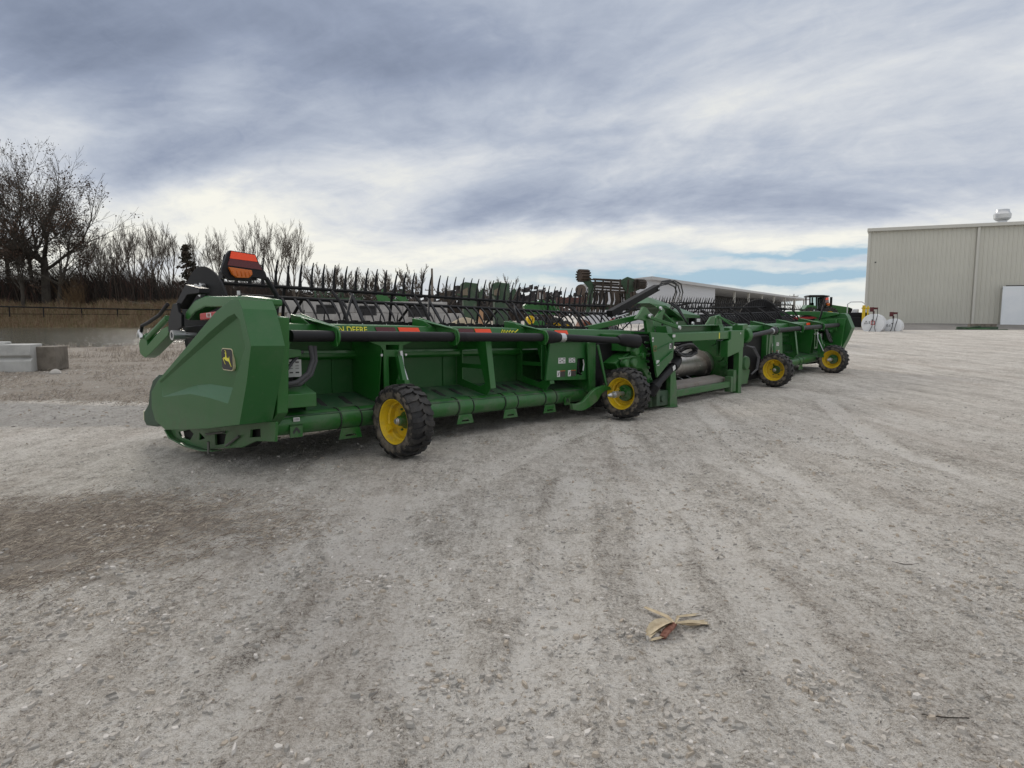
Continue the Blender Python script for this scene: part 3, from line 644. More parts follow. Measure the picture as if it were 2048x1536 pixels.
    # outer wheel mount
    q = MB(T); q.frame([(6.66, 1.0), (6.5, .95), (6.46, .90), (6.46, .50), (6.24, .50), (6.22, .95), (6.08, 1.0)], [[(6.43, .96), (6.27, .96), (6.27, .91), (6.43, .91)], [(6.40, .84), (6.28, .84), (6.28, .55), (6.40, .55)]], .40, .415, 'T')
    q.prism([(.415, 1.0), (.94, 1.0), (.94, .46), (.5, .37)], 6.455, 6.468, 'S'); q.prism([(.415, 1.0), (.94, 1.0), (.94, .46), (.5, .37)], 6.23, 6.243, 'S')
    q.box(6.3, 6.36, .2, .34, .30, .62); q.bar((6.33, .33, .85), (6.33, .2, .40), .05, .05)
    hp(q, 'wheel_mount', GREEN, .004)
    q = MB(T); q.tube([(6.28, .36, .90), (6.27, .34, .75), (6.27, .26, .58), (6.28, .2, .45)], [.02, .012, .012, .012], 10)
    for a, z_ in ((6.49, .86), (6.19, .86)): q.cyl((a, .39, z_), (a, .4, z_), .014, 6)
    hp(q, 'lift_cylinder', GALV, 0)
    # inner wheel mount: post, link and curved foot
    q = MB(T); q.prism([(3.81, .212), (3.79, .137), (3.68, .11), (3.54, .108), (3.40, .15), (3.26, .207), (3.16, .30), (3.09, .335), (2.92, .341), (2.97, .385), (3.09, .41), (3.27, .385), (3.36, .35), (3.44, .303), (3.56, .227), (3.68, .20)], .08, .13, 'T')
    q.bar((3.10, .2, .95), (3.0, .12, .40), .04, .03); q.bar((3.16, .3, .98), (3.1, .3, .30), .03, .10)
    q.box(3.0, 3.12, .3, .9, .3, .98)
    hp(q, 'wheel_foot', GREEN, .006)
    # hoses and small plates by the outer end
    q = MB(T)
    q.tube([(7.23, .45, .95), (7.24, .4, .83), (7.30, .38, .71), (7.42, .36, .64), (7.58, .4, .61)], .022, 10)
    q.tube([(7.19, .45, .95), (7.20, .42, .82), (7.26, .4, .70), (7.38, .38, .62), (7.55, .42, .60)], .022, 10)
    q.tube([(7.28, .5, .90), (7.42, .42, .82), (7.53, .4, .70), (7.58, .45, .62)], .015, 8)
    hp(q, 'hydraulic_hose', HOSEG, 0)
    q = MB(T); q.prism([(7.74, 1.19), (7.56, 1.20), (7.52, 1.168), (7.49, 1.04), (7.52, .90), (7.74, .90)], .30, .33, 'T'); q.box(7.52, 7.74, .33, .95, .9, 1.19)
    q.prism([(7.54, .935), (7.36, .92), (7.355, .865), (7.5, .845), (7.56, .87)], .38, .41, 'T'); q.box(7.36, 7.54, .41, .9, .90, .92)
    hp(q, 'corner_bracket', GREEN, .006)
    q = MB(T); q.prism([(.30, .42), (.30, .54), (.55, .62), (.9, .64), (.9, .42)], 7.27, 7.60, 'S'); q.prism([(.5, .35), (.5, .66), (.94, .66), (.94, .35)], 7.255, 7.267, 'S'); hp(q, 'corner_cover', GREEN, .006)
    q = MB(T); q.box(7.24, 7.42, .60, .604, .665, .825); q.m = 1
    for z_, h_ in ((.795, .012), (.765, .004), (.742, .004), (.70, .012)):
        for a in (7.41, 7.36, 7.30): q.box(a - .035, a, .5975, .5985, z_, z_ + h_)
    hp(q, 'instruction_plate', [WHITE, INK], 0)
    q = MB(T); q.box(7.3, 7.74, .62, .94, .42, .86); hp(q, 'control_box', BLACK, .01)
    # inner end plate behind the shield
    q = MB(T); q.prism([(.12, 1.2), (.7, 1.25), (1.6, 1.1), (1.6, .4), (.4, .25), (.2, .4)], 7.60, 7.70, 'S'); hp(q, 'end_plate', GREEN, .006)
    # draper deck and knife bar in front, low behind the reel
    q = MB(T); q.add([(1.2, 1.0, .52), (7.55, 1.0, .52), (7.55, 2.35, .12), (1.2, 2.35, .12), (1.2, 1.0, .49), (7.55, 1.0, .49), (7.55, 2.35, .07), (1.2, 2.35, .07)], [(0, 1, 2, 3), (7, 6, 5, 4), (0, 4, 5, 1), (1, 5, 6, 2), (2, 6, 7, 3), (3, 7, 4, 0)])
    for k in range(20): q.box(1.3 + .32 * k, 1.33 + .32 * k, 1.05, 1.08, .5, .54)
    hp(q, 'draper_belt', RUB, 0)
    # mid supports seen between the reel bars
    for s_ in (6.55, 5.45, 3.9, 2.5):
        q = MB(T); q.tube([(s_, .85, 1.15), (s_, .9, 1.22), (s_, 1.0, 1.38), (s_, 1.15, 1.5)], [.018, .02, .018, .014], 8)
        q.bar((s_ - .22, .9, 1.16), (s_ - .36, 1.35, 1.5), .05, .018, (0, 1, 0)); q.bar((s_ + .02, .9, 1.16), (s_ - .34, 1.3, 1.48), .03, .016, (0, 1, 0))
        hp(q, 'reel_support', BLACK, .003)

# lettering on the left beam
def text_mesh(txt, size, name, mat_, parent, loc, rot, shear=0, ext=.0008):
    cu = bpy.data.curves.new(name, 'FONT'); cu.body = txt; cu.size = size; cu.extrude = ext; cu.shear = shear; cu.offset = size * .012
    o = bpy.data.objects.new(name, cu); COL.objects.link(o)
    dg = bpy.context.evaluated_depsgraph_get(); me_ = bpy.data.meshes.new_from_object(o.evaluated_get(dg)); me_.materials.clear(); me_.materials.append(mat_)
    bpy.data.objects.remove(o); o = bpy.data.objects.new(name, me_); COL.objects.link(o); o.parent = parent; o.location = loc; o.rotation_euler = rot
    return o
tbl = [o for o in COL.objects if o.name.startswith('top_beam')][0]
text_mesh('JOHN DEERE', .083, 'lettering', LETTER, tbl, (-7.05, .497, 1.085 + bend(-6.8)), (R(78), R(1.6), 0))
q = MB()
import itertools
sw = [(-4.66, 0), (-4.64, .035), (-4.62, .0), (-4.60, .03), (-4.58, -.004), (-4.55, .028), (-4.53, .004), (-4.50, .03), (-4.48, .0), (-4.45, .026), (-4.42, .004), (-4.36, .04)]
q.tube([(a, .505 + .004 * (k % 2), 1.095 + z_) for k, (a, z_) in enumerate(sw)], .006, 6); q.tube([(-4.68, .504, 1.085), (-4.56, .504, 1.079), (-4.44, .504, 1.088)], .004, 6)
q.build('script_decal', LETTER, tbl, bend=bend)

# wheels
def wheel(s_, axle):
    r_ = empty('wheel', (0, 0, 0), 0, None, None); r_.name = 'wheel'
    r_.parent = head
    return r_
def build_wheel(s_, spindle, spin, tt=-.01, zc=.345):
    par = MB()
    # rim is the part mesh; tyre, hub, bolts are its sub-parts
    par.lathe([(-.112, .226), (-.115, .216), (-.108, .208), (-.09, .204), (-.075, .196), (-.03, .192), (-.02, .176), (.035, .172), (.042, .155), (.045, .06), (.06, .06), (.065, .18), (.08, .2), (.108, .21), (.113, .226), (.09, .218), (-.09, .218)], (0, 0, 0), (1, 0, 0), 44, True)
    if spindle: par.m = 0; par.bar((.0, -.03, -.14), (.0, .05, -.1), .05, .05)
    else: par.obox((-.05, .12, -.13), (.02, 0, 0), (0, .03, .015), (0, -.015, .03))
    rim = par.build('wheel', YEL, head, bevel=.002); rim.scale = (.98,) * 3; rim.location = (s_, tt, zc); rim.rotation_euler = (spin, 0, 0)
    tp = MB(); prof = [(-.100, .214), (-.118, .222), (-.128, .255), (-.130, .29), (-.118, .318), (-.09, .330), (0, .333), (.09, .330), (.118, .318), (.130, .29), (.128, .255), (.118, .222), (.100, .214)]
    tp.lathe(prof, (0, 0, 0), (1, 0, 0), 60, True); N_ = 21
    for sgn in (-1, 1):
        for k in range(N_):
            ph = 2 * pi * (k + (.5 if sgn > 0 else 0)) / N_; path = [(-.012, -.10, .352), (.045, .0, .353), (.10, .012, .350), (.131, .02, .322), (.136, .022, .296)]
            hw = .062; vs = []
            for (x, dphi, rr_) in path:
                for dd in (-1, 1):
                    for ri in (rr_, rr_ - .035):
                        a = ph + dphi + dd * hw * (1 if x < .12 else .8); vs.append((sgn * (x if ri == rr_ or x < .12 else x - .018), ri * cos(a), ri * sin(a)))
            fs = []
            for i in range(len(path) - 1):
                o = 4 * i; fs += [(o, o + 4, o + 6, o + 2), (o, o + 1, o + 5, o + 4), (o + 2, o + 6, o + 7, o + 3)]
            fs += [(0, 2, 3, 1), (16, 17, 19, 18)]; tp.add(vs, fs)
    tp.m = 1; tp.lathe([(-.1195, .226), (-.1305, .256), (-.1325, .288), (-.125, .305)], (0, 0, 0), (1, 0, 0), 60)
    ty = tp.build('tyre', [RUB, MUD], rim, bevel=0, smooth=35)
    hb = MB()
    if spindle:
        hb.lathe([(.04, .001), (.04, .085), (.0, .085), (-.02, .07), (-.02, .001)], (0, 0, 0), (1, 0, 0), 6); hb.lathe([(-.02, .07), (-.02, .11), (.0, .115), (.03, .115)], (0, 0, 0), (1, 0, 0), 24)
        hb.m = 1; hb.cyl((-.05, 0, 0), (-.36, 0, 0), .028, 14); hb.lathe([(-.28, .028), (-.28, .045), (-.18, .045), (-.18, .028)], (0, 0, 0), (1, 0, 0), 14); hb.tube([(-.36, 0, 0), (-.42, 0, .0)], [.028, .012], 14)
    else:
        hb.lathe([(.045, .085), (.03, .085), (.02, .062), (-.05, .045), (-.055, .034), (-.055, .001)], (0, 0, 0), (1, 0, 0), 24)
        hb.m = 1; hb.lathe([(-.055, .034), (-.07, .034), (-.075, .028), (-.085, .028), (-.09, .02), (-.09, .001)], (0, 0, 0), (1, 0, 0), 20)
        hb.m = 0
        for k in range(6): hb.cyl((.046, .115 * cos(k * pi / 3), .115 * sin(k * pi / 3)), (.025, .115 * cos(k * pi / 3), .115 * sin(k * pi / 3)), .013, 6)
    h_ = hb.build('hub', [GREEN, GALV], rim, bevel=.002)
    h_.rotation_euler = (-spin, 0, 0)
    return rim
build_wheel(-6.55, False, 0.3, .0, .398); build_wheel(-2.86, True, 1.7, -.09, .345); build_wheel(2.9, False, 2.1, .06, .30); build_wheel(6.43, True, .9, .02, .345)

# centre section
q = MB(); q.box(-1.42, .80, 0, .12, .985, 1.115); q.prism([(.44, .67), (.98, .755), (1.1, .83), (1.1, 1.125), (.55, 1.125), (.55, .98), (.44, .95)], -.03, .11, 'T')
rf = hp(q, 'rear_frame', GREEN, .008, seg=3)
q = MB(); q.box(.14, .165, -.004, 0, 1.0, 1.1); q.build('yellow_mark', LETTER, rf, smooth=0)
q = MB(); q.box(-1.44, -1.36, -.004, 0, 1.06, 1.1); q.m = 1; q.box(.93, .95, -.034, -.03, 1.06, 1.09); q.build('label', [WHITE, WHITE], rf, smooth=0)
q = MB(); q.box(-1.36, .66, .16, .34, 1.215, 1.228); q.box(-1.36, .66, .30, .34, 1.118, 1.215); q.box(-1.42, .72, .12, .30, 1.112, 1.122)
for a in (-1.36, .48): q.prism([(.13, 1.12), (.3, 1.12), (.3, 1.22), (.16, 1.22)], a, a + .16, 'S')
hp(q, 'upper_channel', GREEN, .005)
q = MB(); q.prism([(-1.50, .0), (-1.27, .0), (-1.30, .30), (-1.36, .56), (-1.50, .56)], -.02, .08, 'T'); q.lathe([(0, .001), (0, .16), (.012, .16), (.012, .001)], (-1.4, .08, 0), (0, 0, 1), 20); hp(q, 'stand_leg', GREEN, .006)
q = MB(); q.prism([(.94, 0), (1.08, 0), (1.10, .80), (.86, .80), (.93, .70)], -.02, .08, 'T'); q.lathe([(0, .001), (0, .10), (.012, .10), (.012, .001)], (1.01, .05, 0), (0, 0, 1), 20); hp(q, 'stand_leg', GREEN, .006)
q = MB(); q.box(-1.27, .66, -.01, .07, .135, .235); q.box(.62, .70, -.03, .09, .05, .32); q.box(.78, .90, .0, .12, .04, .42); q.box(.68, .95, .02, .08, .09, .15); hp(q, 'cross_member', GREEN, .006)
q = MB(); q.obox((-.15, .26, .285), (.98, 0, 0), (0, .13, .02), (0, -.004, .014)); q.obox((-.15, .135, .255), (.98, 0, 0), (0, .008, 0), (0, 0, .035)); hp(q, 'floor_lip', STRIP, .003)
q = MB(); q.lathe([(-.9, .001), (-.9, .2), (.98, .2), (1.0, .235), (1.15, .235), (1.16, .2), (1.16, .001)], (0, .78, .49), (1, 0, 0), 44)
for k in range(7): 
    a = k * 1.9; q.cyl((-.6 + .25 * k, .78 + .2 * cos(a), .49 + .2 * sin(a)), (-.6 + .25 * k, .78 + .215 * cos(a), .49 + .215 * sin(a)), .018, 8)
hp(q, 'feed_drum', STEEL, .006, seg=3)
q = MB()
for a in (-.35, -.1, .2): q.tube([(a, .62, .33), (a + .05, .5, .27), (a + .14, .42, .25)], .007, 6)
hp(q, 'drum_finger', GALV, 0)
q = MB(); n_ = 30   # auger flight coming off the drum's right end
vs = []; 
for k in range(n_ + 1):
    a = -.5 + k * 5.2 / n_; x = .55 + .55 * k / n_
    vs += [(x, .78 + .2 * cos(a), .49 + .2 * sin(a)), (x, .78 + .29 * cos(a), .49 + .29 * sin(a))]
q.add(vs, [(2 * k, 2 * k + 1, 2 * k + 3, 2 * k + 2) for k in range(n_)]); o = hp(q, 'auger_flight', STEEL, 0, recalc=False); sm_ = o.modifiers.new('thick', 'SOLIDIFY'); sm_.thickness = .008
q = MB(); q.box(-1.5, -1.42, .05, 1.3, .1, 1.0); q.box(1.25, 1.34, .12, 1.3, .1, 1.05); q.box(-1.5, 1.3, 1.25, 1.3, .05, .72); q.box(-1.5, 1.3, .4, 1.25, .1, .13); hp(q, 'feed_housing', BLACK, 0)  # black walls behind the drum stand in for the dark interior
q = MB(); q.prism([(.3, .15), (.3, .9), (1.0, .95), (1.0, .15)], 1.16, 1.2, 'S'); q.bar((.75, .2, .95), (.75, .12, .75), .06, .2, (1, 0, 0))
for k, (a, z_) in enumerate(((1.13, .35), (1.12, .5), (1.13, .62), (1.1, .8), (1.13, .9))): q.cyl((a, .3 + .07 * k, z_), (a + .05, .3 + .07 * k, z_), .05 + .01 * (k % 3), 10)
q.prism([(.55, .70), (.62, .68), (.64, .95), (.56, .95)], .2, .24, 'T')
hp(q, 'side_gear_plate', GREEN, .004)
# cover plate with decals
q = MB(); q.prism([(-2.29, 1.135), (-1.85, 1.125), (-1.60, 1.0), (-1.63, .755), (-2.07, .485)], -.12, -.09, 'T'); q.prism([(-2.29, 1.135), (-1.85, 1.125), (-1.60, 1.0), (-1.60, .98), (-1.86, 1.10), (-2.28, 1.11)], -.09, .2, 'T')
q.bar((-2.14, -.123, .66), (-1.68, -.123, .86), .006, .05, (0, 1, 0)); q.bar((-2.17, -.123, .88), (-1.66, -.123, 1.0), .004, .04, (0, 1, 0))
cvp = hp(q, 'gear_cover', GREEN2, .01, seg=3)
for (x0, x1, z0, z1, ix0, ix1, iz0, iz1) in ((-2.24, -2.20, 1.02, 1.08, -2.235, -2.21, 1.03, 1.06), (-1.75, -1.70, .90, .99, -1.74, -1.715, .91, .96), (-2.11, -2.03, .67, .75, -2.10, -2.04, .68, .70)):
    q = MB(); q.box(x0, x1, -.124, -.118, z0, z1); q.m = 1; q.box(ix0, ix1, -.1255, -.124, iz0, iz1); q.build('decal', [WHITE, INK], cvp, smooth=0)
q = MB(); q.box(-1.69, -1.645, -.124, -.118, .91, .99); q.build('dark_decal', INK, cvp, smooth=0)
q = MB(); q.frame([(-2.19, .88), (-2.12, .88), (-2.12, .96), (-2.19, .96)], [[(-2.18, .89), (-2.13, .89), (-2.13, .95), (-2.18, .95)]], -.124, -.118, 'T'); q.build('framed_decal', mat('decal_brown', (.2, .12, .04), .6), cvp, smooth=0)
# ribbed cast gear case
G_ = [(-2.48, 1.09), (-2.3, 1.05), (-2.18, 1.0), (-2.04, .93), (-2.0, .85), (-2.06, .76), (-2.03, .66), (-1.95, .55), (-1.83, .41), (-1.75, .30), (-1.84, .19), (-1.93, .30), (-2.05, .478), (-2.18, .585), (-2.43, .61), (-2.75, .60), (-2.83, .70), (-2.6, .80), (-2.44, .86), (-2.52, 1.0)]
q = MB(); q.prism(G_, .1, .45, 'T'); q.prism([(-2.3 + (x + 2.3) * .82, .72 + (z_ - .72) * .86) for x, z_ in G_], .05, .1, 'T')
for x, z_, r_ in ((-2.42, .87, .075), (-2.47, .70, .07), (-2.68, .70, .06), (-2.22, .80, .05)): q.lathe([(0, .001), (0, r_ * .8), (.02, r_), (.07, r_ * 1.1)], (x, .0, z_), (0, 1, 0), 22)
for k in range(9):
    a = k / 8; x = -2.05 + .25 * max(0, a - .45) ; z_ = .98 - .72 * a; q.cyl((x, .03, z_), (x, .11, z_), .024, 6)
q.bar((-2.83, .045, .76), (-2.02, .045, .82), .03, .03); q.box(-2.62, -2.46, .05, .5, .86, 1.1)
hp(q, 'gear_case', GREEN, .01, seg=3)
q = MB(); q.m = 0; q.box(-2.0, -1.45, .02, .5, .03, .26); q.box(-1.95, -1.85, -.05, .1, .05, .3); q.cyl((-1.7, -.02, .14), (-1.7, .1, .14), .05, 14); hp(q, 'lower_casting', GREEND, .01)
q = MB(); q.box(-3.0, -2.3, .3, .9, .08, .98); q.box(-2.4, -1.5, .35, .9, .3, 1.08); hp(q, 'hinge_block', BLACK, .02)
q = MB(); q.box(2.1, 3.0, .4, .9, .08, .98); q.box(1.35, 2.1, .35, .9, .3, 1.05); hp(q, 'hinge_block', BLACK, .02)
# right-hand end casting and knee
q = MB(); q.lathe([(0, .001), (0, .13), (.1, .15), (.16, .12)], (1.22, .05, 1.03), (1, 0, 0), 22); q.prism([(1.1, .95), (1.32, 1.0), (1.4, 1.12), (1.3, 1.24), (1.1, 1.22)], .0, .2, 'T'); hp(q, 'upper_casting', GREEN, .008); q = MB()
q.prism([(1.2, .1), (1.75, .1), (1.85, .35), (1.6, .45), (1.2, .4)], .15, .3, 'T'); q.lathe([(0, .001), (0, .12), (.05, .14)], (1.6, .1, .5), (0, 1, 0), 20)
hp(q, 'knee_casting', GREEN, .008)
q = MB()
for k in range(3): q.tube([(1.25, .0 + .03 * k, .85), (1.5 + .05 * k, -.02, .80), (1.75 + .04 * k, -.03, .6), (1.72 + .03 * k, -.02, .38), (1.55, .0, .3)], .014, 8)
hp(q, 'knee_hose', HOSEG, 0)
# slanting shaft in front of the drum, coiled hoses
q = MB(); q.tube([(-1.15, .1, .70), (-1.28, .06, .64), (-1.38, .02, .60)], [.105, .10, .075], 22); q.tube([(-1.38, .02, .60), (-1.92, -.02, .37)], .055, 18); q.tube([(-1.88, -.02, .39), (-1.98, -.02, .34), (-2.03, .02, .22)], [.07, .085, .07], 18)
sf = hp(q, 'slanting_shaft', PLAS, .0)
q = MB(); q.obox((-1.45, -.045, .60), (.035, 0, .015), (0, .003, 0), (-.012, 0, .03)); q.build('label', WHITE, sf, smooth=0)
q = MB()
for k in range(6):
    cx, cz, ra, rb_ = -1.0 + .03 * k, .85 - .01 * (k % 3), .34 - .025 * k, .095 - .008 * k
    q.tube([(cx + ra * cos(a * pi / 9 + k), -.03 + .02 * k + .03 * sin(a), cz + rb_ * sin(a * pi / 9 + k)) for a in range(15)], .017, 8)
hp(q, 'coiled_hose', HOSE, 0)
# upper centre: tower plates, struts, cover, black reel lift arm with looping hoses
q = MB(); q.prism([(-1.80, 1.51), (-1.93, 1.385), (-2.02, 1.325), (-1.75, 1.30), (-1.70, 1.13), (-1.47, 1.12), (-1.55, 1.30), (-1.50, 1.343), (-1.62, 1.411), (-1.71, 1.489)], .28, .33, 'T')
q.prism([(-1.3, 1.2), (-1.22, 1.34), (-1.08, 1.44), (-.98, 1.50), (-.93, 1.46), (-1.0, 1.38), (-1.05, 1.2)], .42, .47, 'T')
q.bar((-1.72, .26, 1.365), (-1.20, .02, 1.20), .035, .05); q.bar((-1.08, .5, 1.53), (-.75, .3, 1.22), .03, .03)
q.bar((-2.5, .9, 1.15), (-1.6, .5, 1.36), .06, .08); q.box(-1.1, .5, .34, .6, 1.16, 1.2)
q.m = 1
for c_ in ((-1.70, .23, 1.37), (-1.22, -.01, 1.20), (-1.05, .42, 1.5), (.05, .42, 1.25)): q.lathe([(0, .001), (0, .03), (.03, .036), (.03, .001)], c_, (0, 1, 0), 14)
hp(q, 'tower_bracket', [GREEN, GALV], .006)
q = MB(); q.prism([(.60, 1.20), (.62, 1.34), (.66, 1.385), (.72, 1.38), (.80, 1.2)], .28, .31, 'T'); q.bar((.66, .26, 1.37), (.74, .02, 1.205), .02, .03); q.bar((.68, .27, 1.375), (1.2, .1, 1.2), .03, .02)
q.prism([(1.3, 1.2), (1.5, 1.36), (1.9, 1.40), (2.0, 1.2)], .8, .84, 'T')
hp(q, 'tower_bracket', GREEN, .004)
q = MB(); P_ = [(-.45, 1.60), (-.12, 1.71), (.08, 1.69), (1.20, 1.44), (1.15, 1.345), (.62, 1.345), (.50, 1.29), (.42, 1.345), (.0, 1.50), (-.31, 1.53)]
nn_ = len(P_); tt_ = [1.0, 1.22, 1.22, 1.12, .86, .85, .85, .85, .85, .92]
q.add([(a, tt_[i], z_) for i, (a, z_) in enumerate(P_)] + [(-.12, .87, 1.56), (.30, .84, 1.43), (1.12, .85, 1.39)] + [(a, 1.35, z_) for a, z_ in P_],
      [(0, 1, 10, 9), (1, 2, 11, 10), (2, 3, 12, 11), (3, 4, 12), (9, 10, 8), (8, 10, 11, 7), (7, 11, 6), (6, 11, 5), (11, 12, 5), (12, 4, 5)] + [[13 + i for i in range(nn_)]] + [(i, (i + 1) % nn_, 13 + (i + 1) % nn_, 13 + i) for i in range(nn_)]); cc = hp(q, 'centre_cover', GREEN2, .012, seg=2, smooth=12)
q = MB(); q.prism([(.2, 1.18), (.25, 1.36), (.85, 1.36), (.9, 1.18)], .95, 1.1, 'T'); q.m = 1; q.lathe([(0, .001), (0, .03), (.02, .03)], (.4, .92, 1.25), (0, 1, 0), 12); hp(q, 'cover_mount', [GREEN, GALV], .006)
q = MB(); q.box(.95, 1.2, .86, .98, 1.22, 1.34); q.m = 1; q.box(1.02, 1.16, .855, .859, 1.27, 1.33); q.m = 0
for k in range(3): q.tube([(.9 + .1 * k, .9, 1.28), (.95 + .12 * k, .85, 1.2), (1.0 + .15 * k, .9, 1.15)], .012, 6)
hp(q, 'valve_block', [BLACK, WHITE], .004)
q = MB(); q.bar((-1.95, .8, 1.40), (-.56, .8, 1.855), .11, .10); q.bar((-1.8, .74, 1.36), (-1.15, .76, 1.56), .03, .035)
q.m = 1; q.cyl((-1.9, .72, 1.35), (-1.55, .72, 1.42), .012, 8); q.cyl((-.62, .735, 1.83), (-.62, .72, 1.83), .018, 8)
hp(q, 'reel_lift_arm', [BLACK, GALV], .006)
q = MB()
for k, (dx, dz) in enumerate(((-.02, -.03), (.10, .0), (.20, .03), (.03, .035))):
    q.tube([(-.58, .8, 1.85 - .02 * k), (-.40, .8, 1.93 + dz), (-.12 + dx, .82, 1.965 + dz), (.14 + dx, .84, 1.92 + dz), (.26 + dx - .1 * (k == 3), .86, 1.80), (.22 + dx - .12 * (k == 3), .88, 1.66), (.08 + dx * .5, .9, 1.5)], .0115, 8)
for k in range(2): q.tube([(-.35 + .1 * k, .7, 1.62), (-.2 + .06 * k, .6, 1.5), (-.1, .5, 1.3), (.05, .5, 1.2)], .016, 8)
hp(q, 'hose_loop', HOSE, 0)

# ------------------------------------------------------------------ metal building on the right
def at(x, y, Yd):   # world point of a photograph direction at ground distance Yd (used to read positions off the photograph)
    p_ = math.atan(136 / 1300); r_ = Vector(((x - 1024) / 1300, cos(p_) - (y - 768) / 1300 * sin(p_), -sin(p_) - (y - 768) / 1300 * cos(p_)))
    return Vector((0, 0, CAMH)) + r_ * (Yd / r_.y)
BROT = atan2(-.39, .92)
A_ = at(1729, 640, 54)
bl = empty('metal_building', (A_.x, A_.y, .58), BROT, 'beige ribbed metal warehouse with white gutter and round roof vent at the right edge', 'building')
BM_ = mat('beige_cladding', (.56, .55, .485), .5, .0, col2=(.52, .51, .45), cscale=.25)
TRIM = mat('pale_trim', (.55, .54, .49), .5)
q = MB(); L = 26; rib = .305; n_ = int(L / rib); prof = []
for k in range(n_): x = k * rib; prof += [(x, 0), (x + .20, 0), (x + .225, -.035), (x + .28, -.035)]
prof.append((L, 0))
vs = [(x, y, 0) for x, y in prof] + [(x, y, 7.75) for x, y in prof]; k = len(prof)
q.add(vs, [(i, i + 1, k + i + 1, k + i) for i in range(k - 1)])
q.prism([(0, 0.02), (2.6, 20), (L, 20), (L, .02)], 0, 7.75, 'Z')
q.build('wall', BM_, bl, smooth=0, recalc=False)
q = MB(); q.prism([(-.18, -.28), (L, -.28), (L, -.05), (0, -.05), (2.6, 20), (2.4, 20)], 7.62, 7.88, 'Z'); q.build('gutter', TRIM, bl, bevel=.02)
q = MB(); q.box(-.06, .12, -.06, .1, -.3, 7.62); q.build('corner_trim', TRIM, bl)
q = MB(); q.box(7.35, 7.52, -.2, -.04, 0, 7.6); q.box(7.3, 7.55, -.3, -.04, -.15, .05); q.build('downspout', TRIM, bl, bevel=.01)
q = MB(); q.add([(-.1, -.2, 7.89), (L, -.2, 7.89), (L, 10, 8.3), (1.3, 10, 8.3), (L, 20, 7.89), (2.5, 20, 7.89)], [(0, 1, 2, 3), (3, 2, 4, 5), (0, 3, 5)]); q.build('roof', mat('roof_sheet', (.5, .5, .48), .4, .3), bl, smooth=0)
q = MB(); q.lathe([(-.35, .33), (0.0, .33), (.06, .42), (.2, .56), (.5, .58), (.62, .50), (.68, .46), (.86, .44), (.9, .001)], (9.1, .9, 8.1), (0, 0, 1), 28); q.build('roof_vent', GALV, bl)
q = MB(); q.box(9.22, 9.42, -.25, -.06, 2.86, 2.98); q.prism([(9.24, 2.86), (9.42, 2.86), (9.42, 2.74)], -.23, -.1, 'T'); q.build('wall_lamp', BLACK, bl)
q = MB(); q.cyl((.55, -.07, 5.15), (.55, -.03, 5.15), .06, 10); q.build('wall_socket', INK, bl)
q = MB(); q.box(-.05, L, -.12, .0, -.35, .0); q.build('footing', CONC, bl)
# white leaning door panel
dpv = at(2025, 655, 49.6)
dpn = empty('white_door_panel', (dpv.x, dpv.y, .42), BROT, 'tall white panel standing against the beige warehouse wall, below the small lamp', 'door')
q = MB(); q.box(-.80, .80, -.06, .06, .08, 3.2); q.build('panel', WDOOR, dpn, bevel=.02)
q = MB(); q.box(-.85, .9, -.02, .10, 0, .075); q.box(-.6, .9, -.0, .08, 3.205, 3.27); q.box(.81, .9, -.03, .07, .08, 3.2); q.build('frame', BLACK, dpn)  # black edge strips; the bottom one stands in for a shadow line

# fuel tanks
def tank(x, y, z, r, L_, label, red):
    g = empty('fuel_tank', (x, y, z), R(-37), label, 'tank', 'white fuel tanks beside the warehouse')
    q = MB(); q.lathe([(-.06, .001), (-.05, r * .6), (0, r), (L_, r), (L_ + .05, r * .6), (L_ + .06, .001)], (0, 0, r + .03), (0, 1, 0), 40); q.build('tank_body', WPAINT, g, smooth=40)
    q = MB()
    for yy in (.15, L_ - .25): q.box(-r * .5, r * .5, yy, yy + .12, 0, .12)
    q.build('cradle', BLACK, g)
    q = MB(); q.cyl((0, .15, 2 * r), (0, .15, 2 * r + .2), .05, 10); q.box(-.2, .0, .0, .26, 2 * r + .16, 2 * r + .44); q.lathe([(0, .001), (0, .1), (.14, .1), (.14, .001)], (-.08, .05, 2 * r + .34), (0, -1, 0), 14); q.box(.0, .22, .08, .22, 2 * r + .3, 2 * r + .42); q.build('pump', mat('pump_red', (.09, .010, .014), .5), g, bevel=.01)
    q = MB(); q.tube([(.02, .0, 2 * r + .2), (.03, -.1, 1.5 * r), (-.02, -.13, .8 * r), (-.12, -.13, .4 * r), (-.28, -.1, .08)], .018, 8)
    q.tube([(.2, .1, 2 * r + .38), (.24, .0, 1.9 * r), (.18, -.13, 1.3 * r), (.13, -.14, .7 * r), (.2, -.12, .15)], .018, 8); q.build('hose', HOSE, g)
    q = MB()
    for a, b_ in (((-.44, .40), (-.34, .56)), ((-.34, .56), (-.26, .40)), ((-.26, .40), (-.44, .40))): q.bar((a[0] * r / .6, -.066, (a[1] + .25) * r / .6), (b_[0] * r / .6, -.066, (b_[1] + .25) * r / .6), .01, .03, (0, 1, 0))
    for k in range(3): q.box(-.2 * r / .6, -.14 * r / .6, -.067, -.064, (.64 + .06 * k) * r / .6, (.67 + .06 * k) * r / .6)
    q.box(-.06, .03, -.067, -.06, 1.4 * r, 1.5 * r)
    q.build('hazard_mark', INK, g, smooth=0)
    if red:
        q = MB(); q.frame([(-.09, .6), (.12, .6), (.12, .85), (-.09, .85)], [[(-.05, .64), (.08, .64), (.08, .81), (-.05, .81)]], -.07, -.062, 'T'); q.build('red_frame_sign', RED, g)
tank(22.1, 40, .24, .62, 1.25, 'larger white fuel tank with red pump and red framed sign by the warehouse corner', True)
tank(23.5, 40.3, .21, .49, 1.25, 'smaller white fuel tank with red pump, right of the larger tank', False)
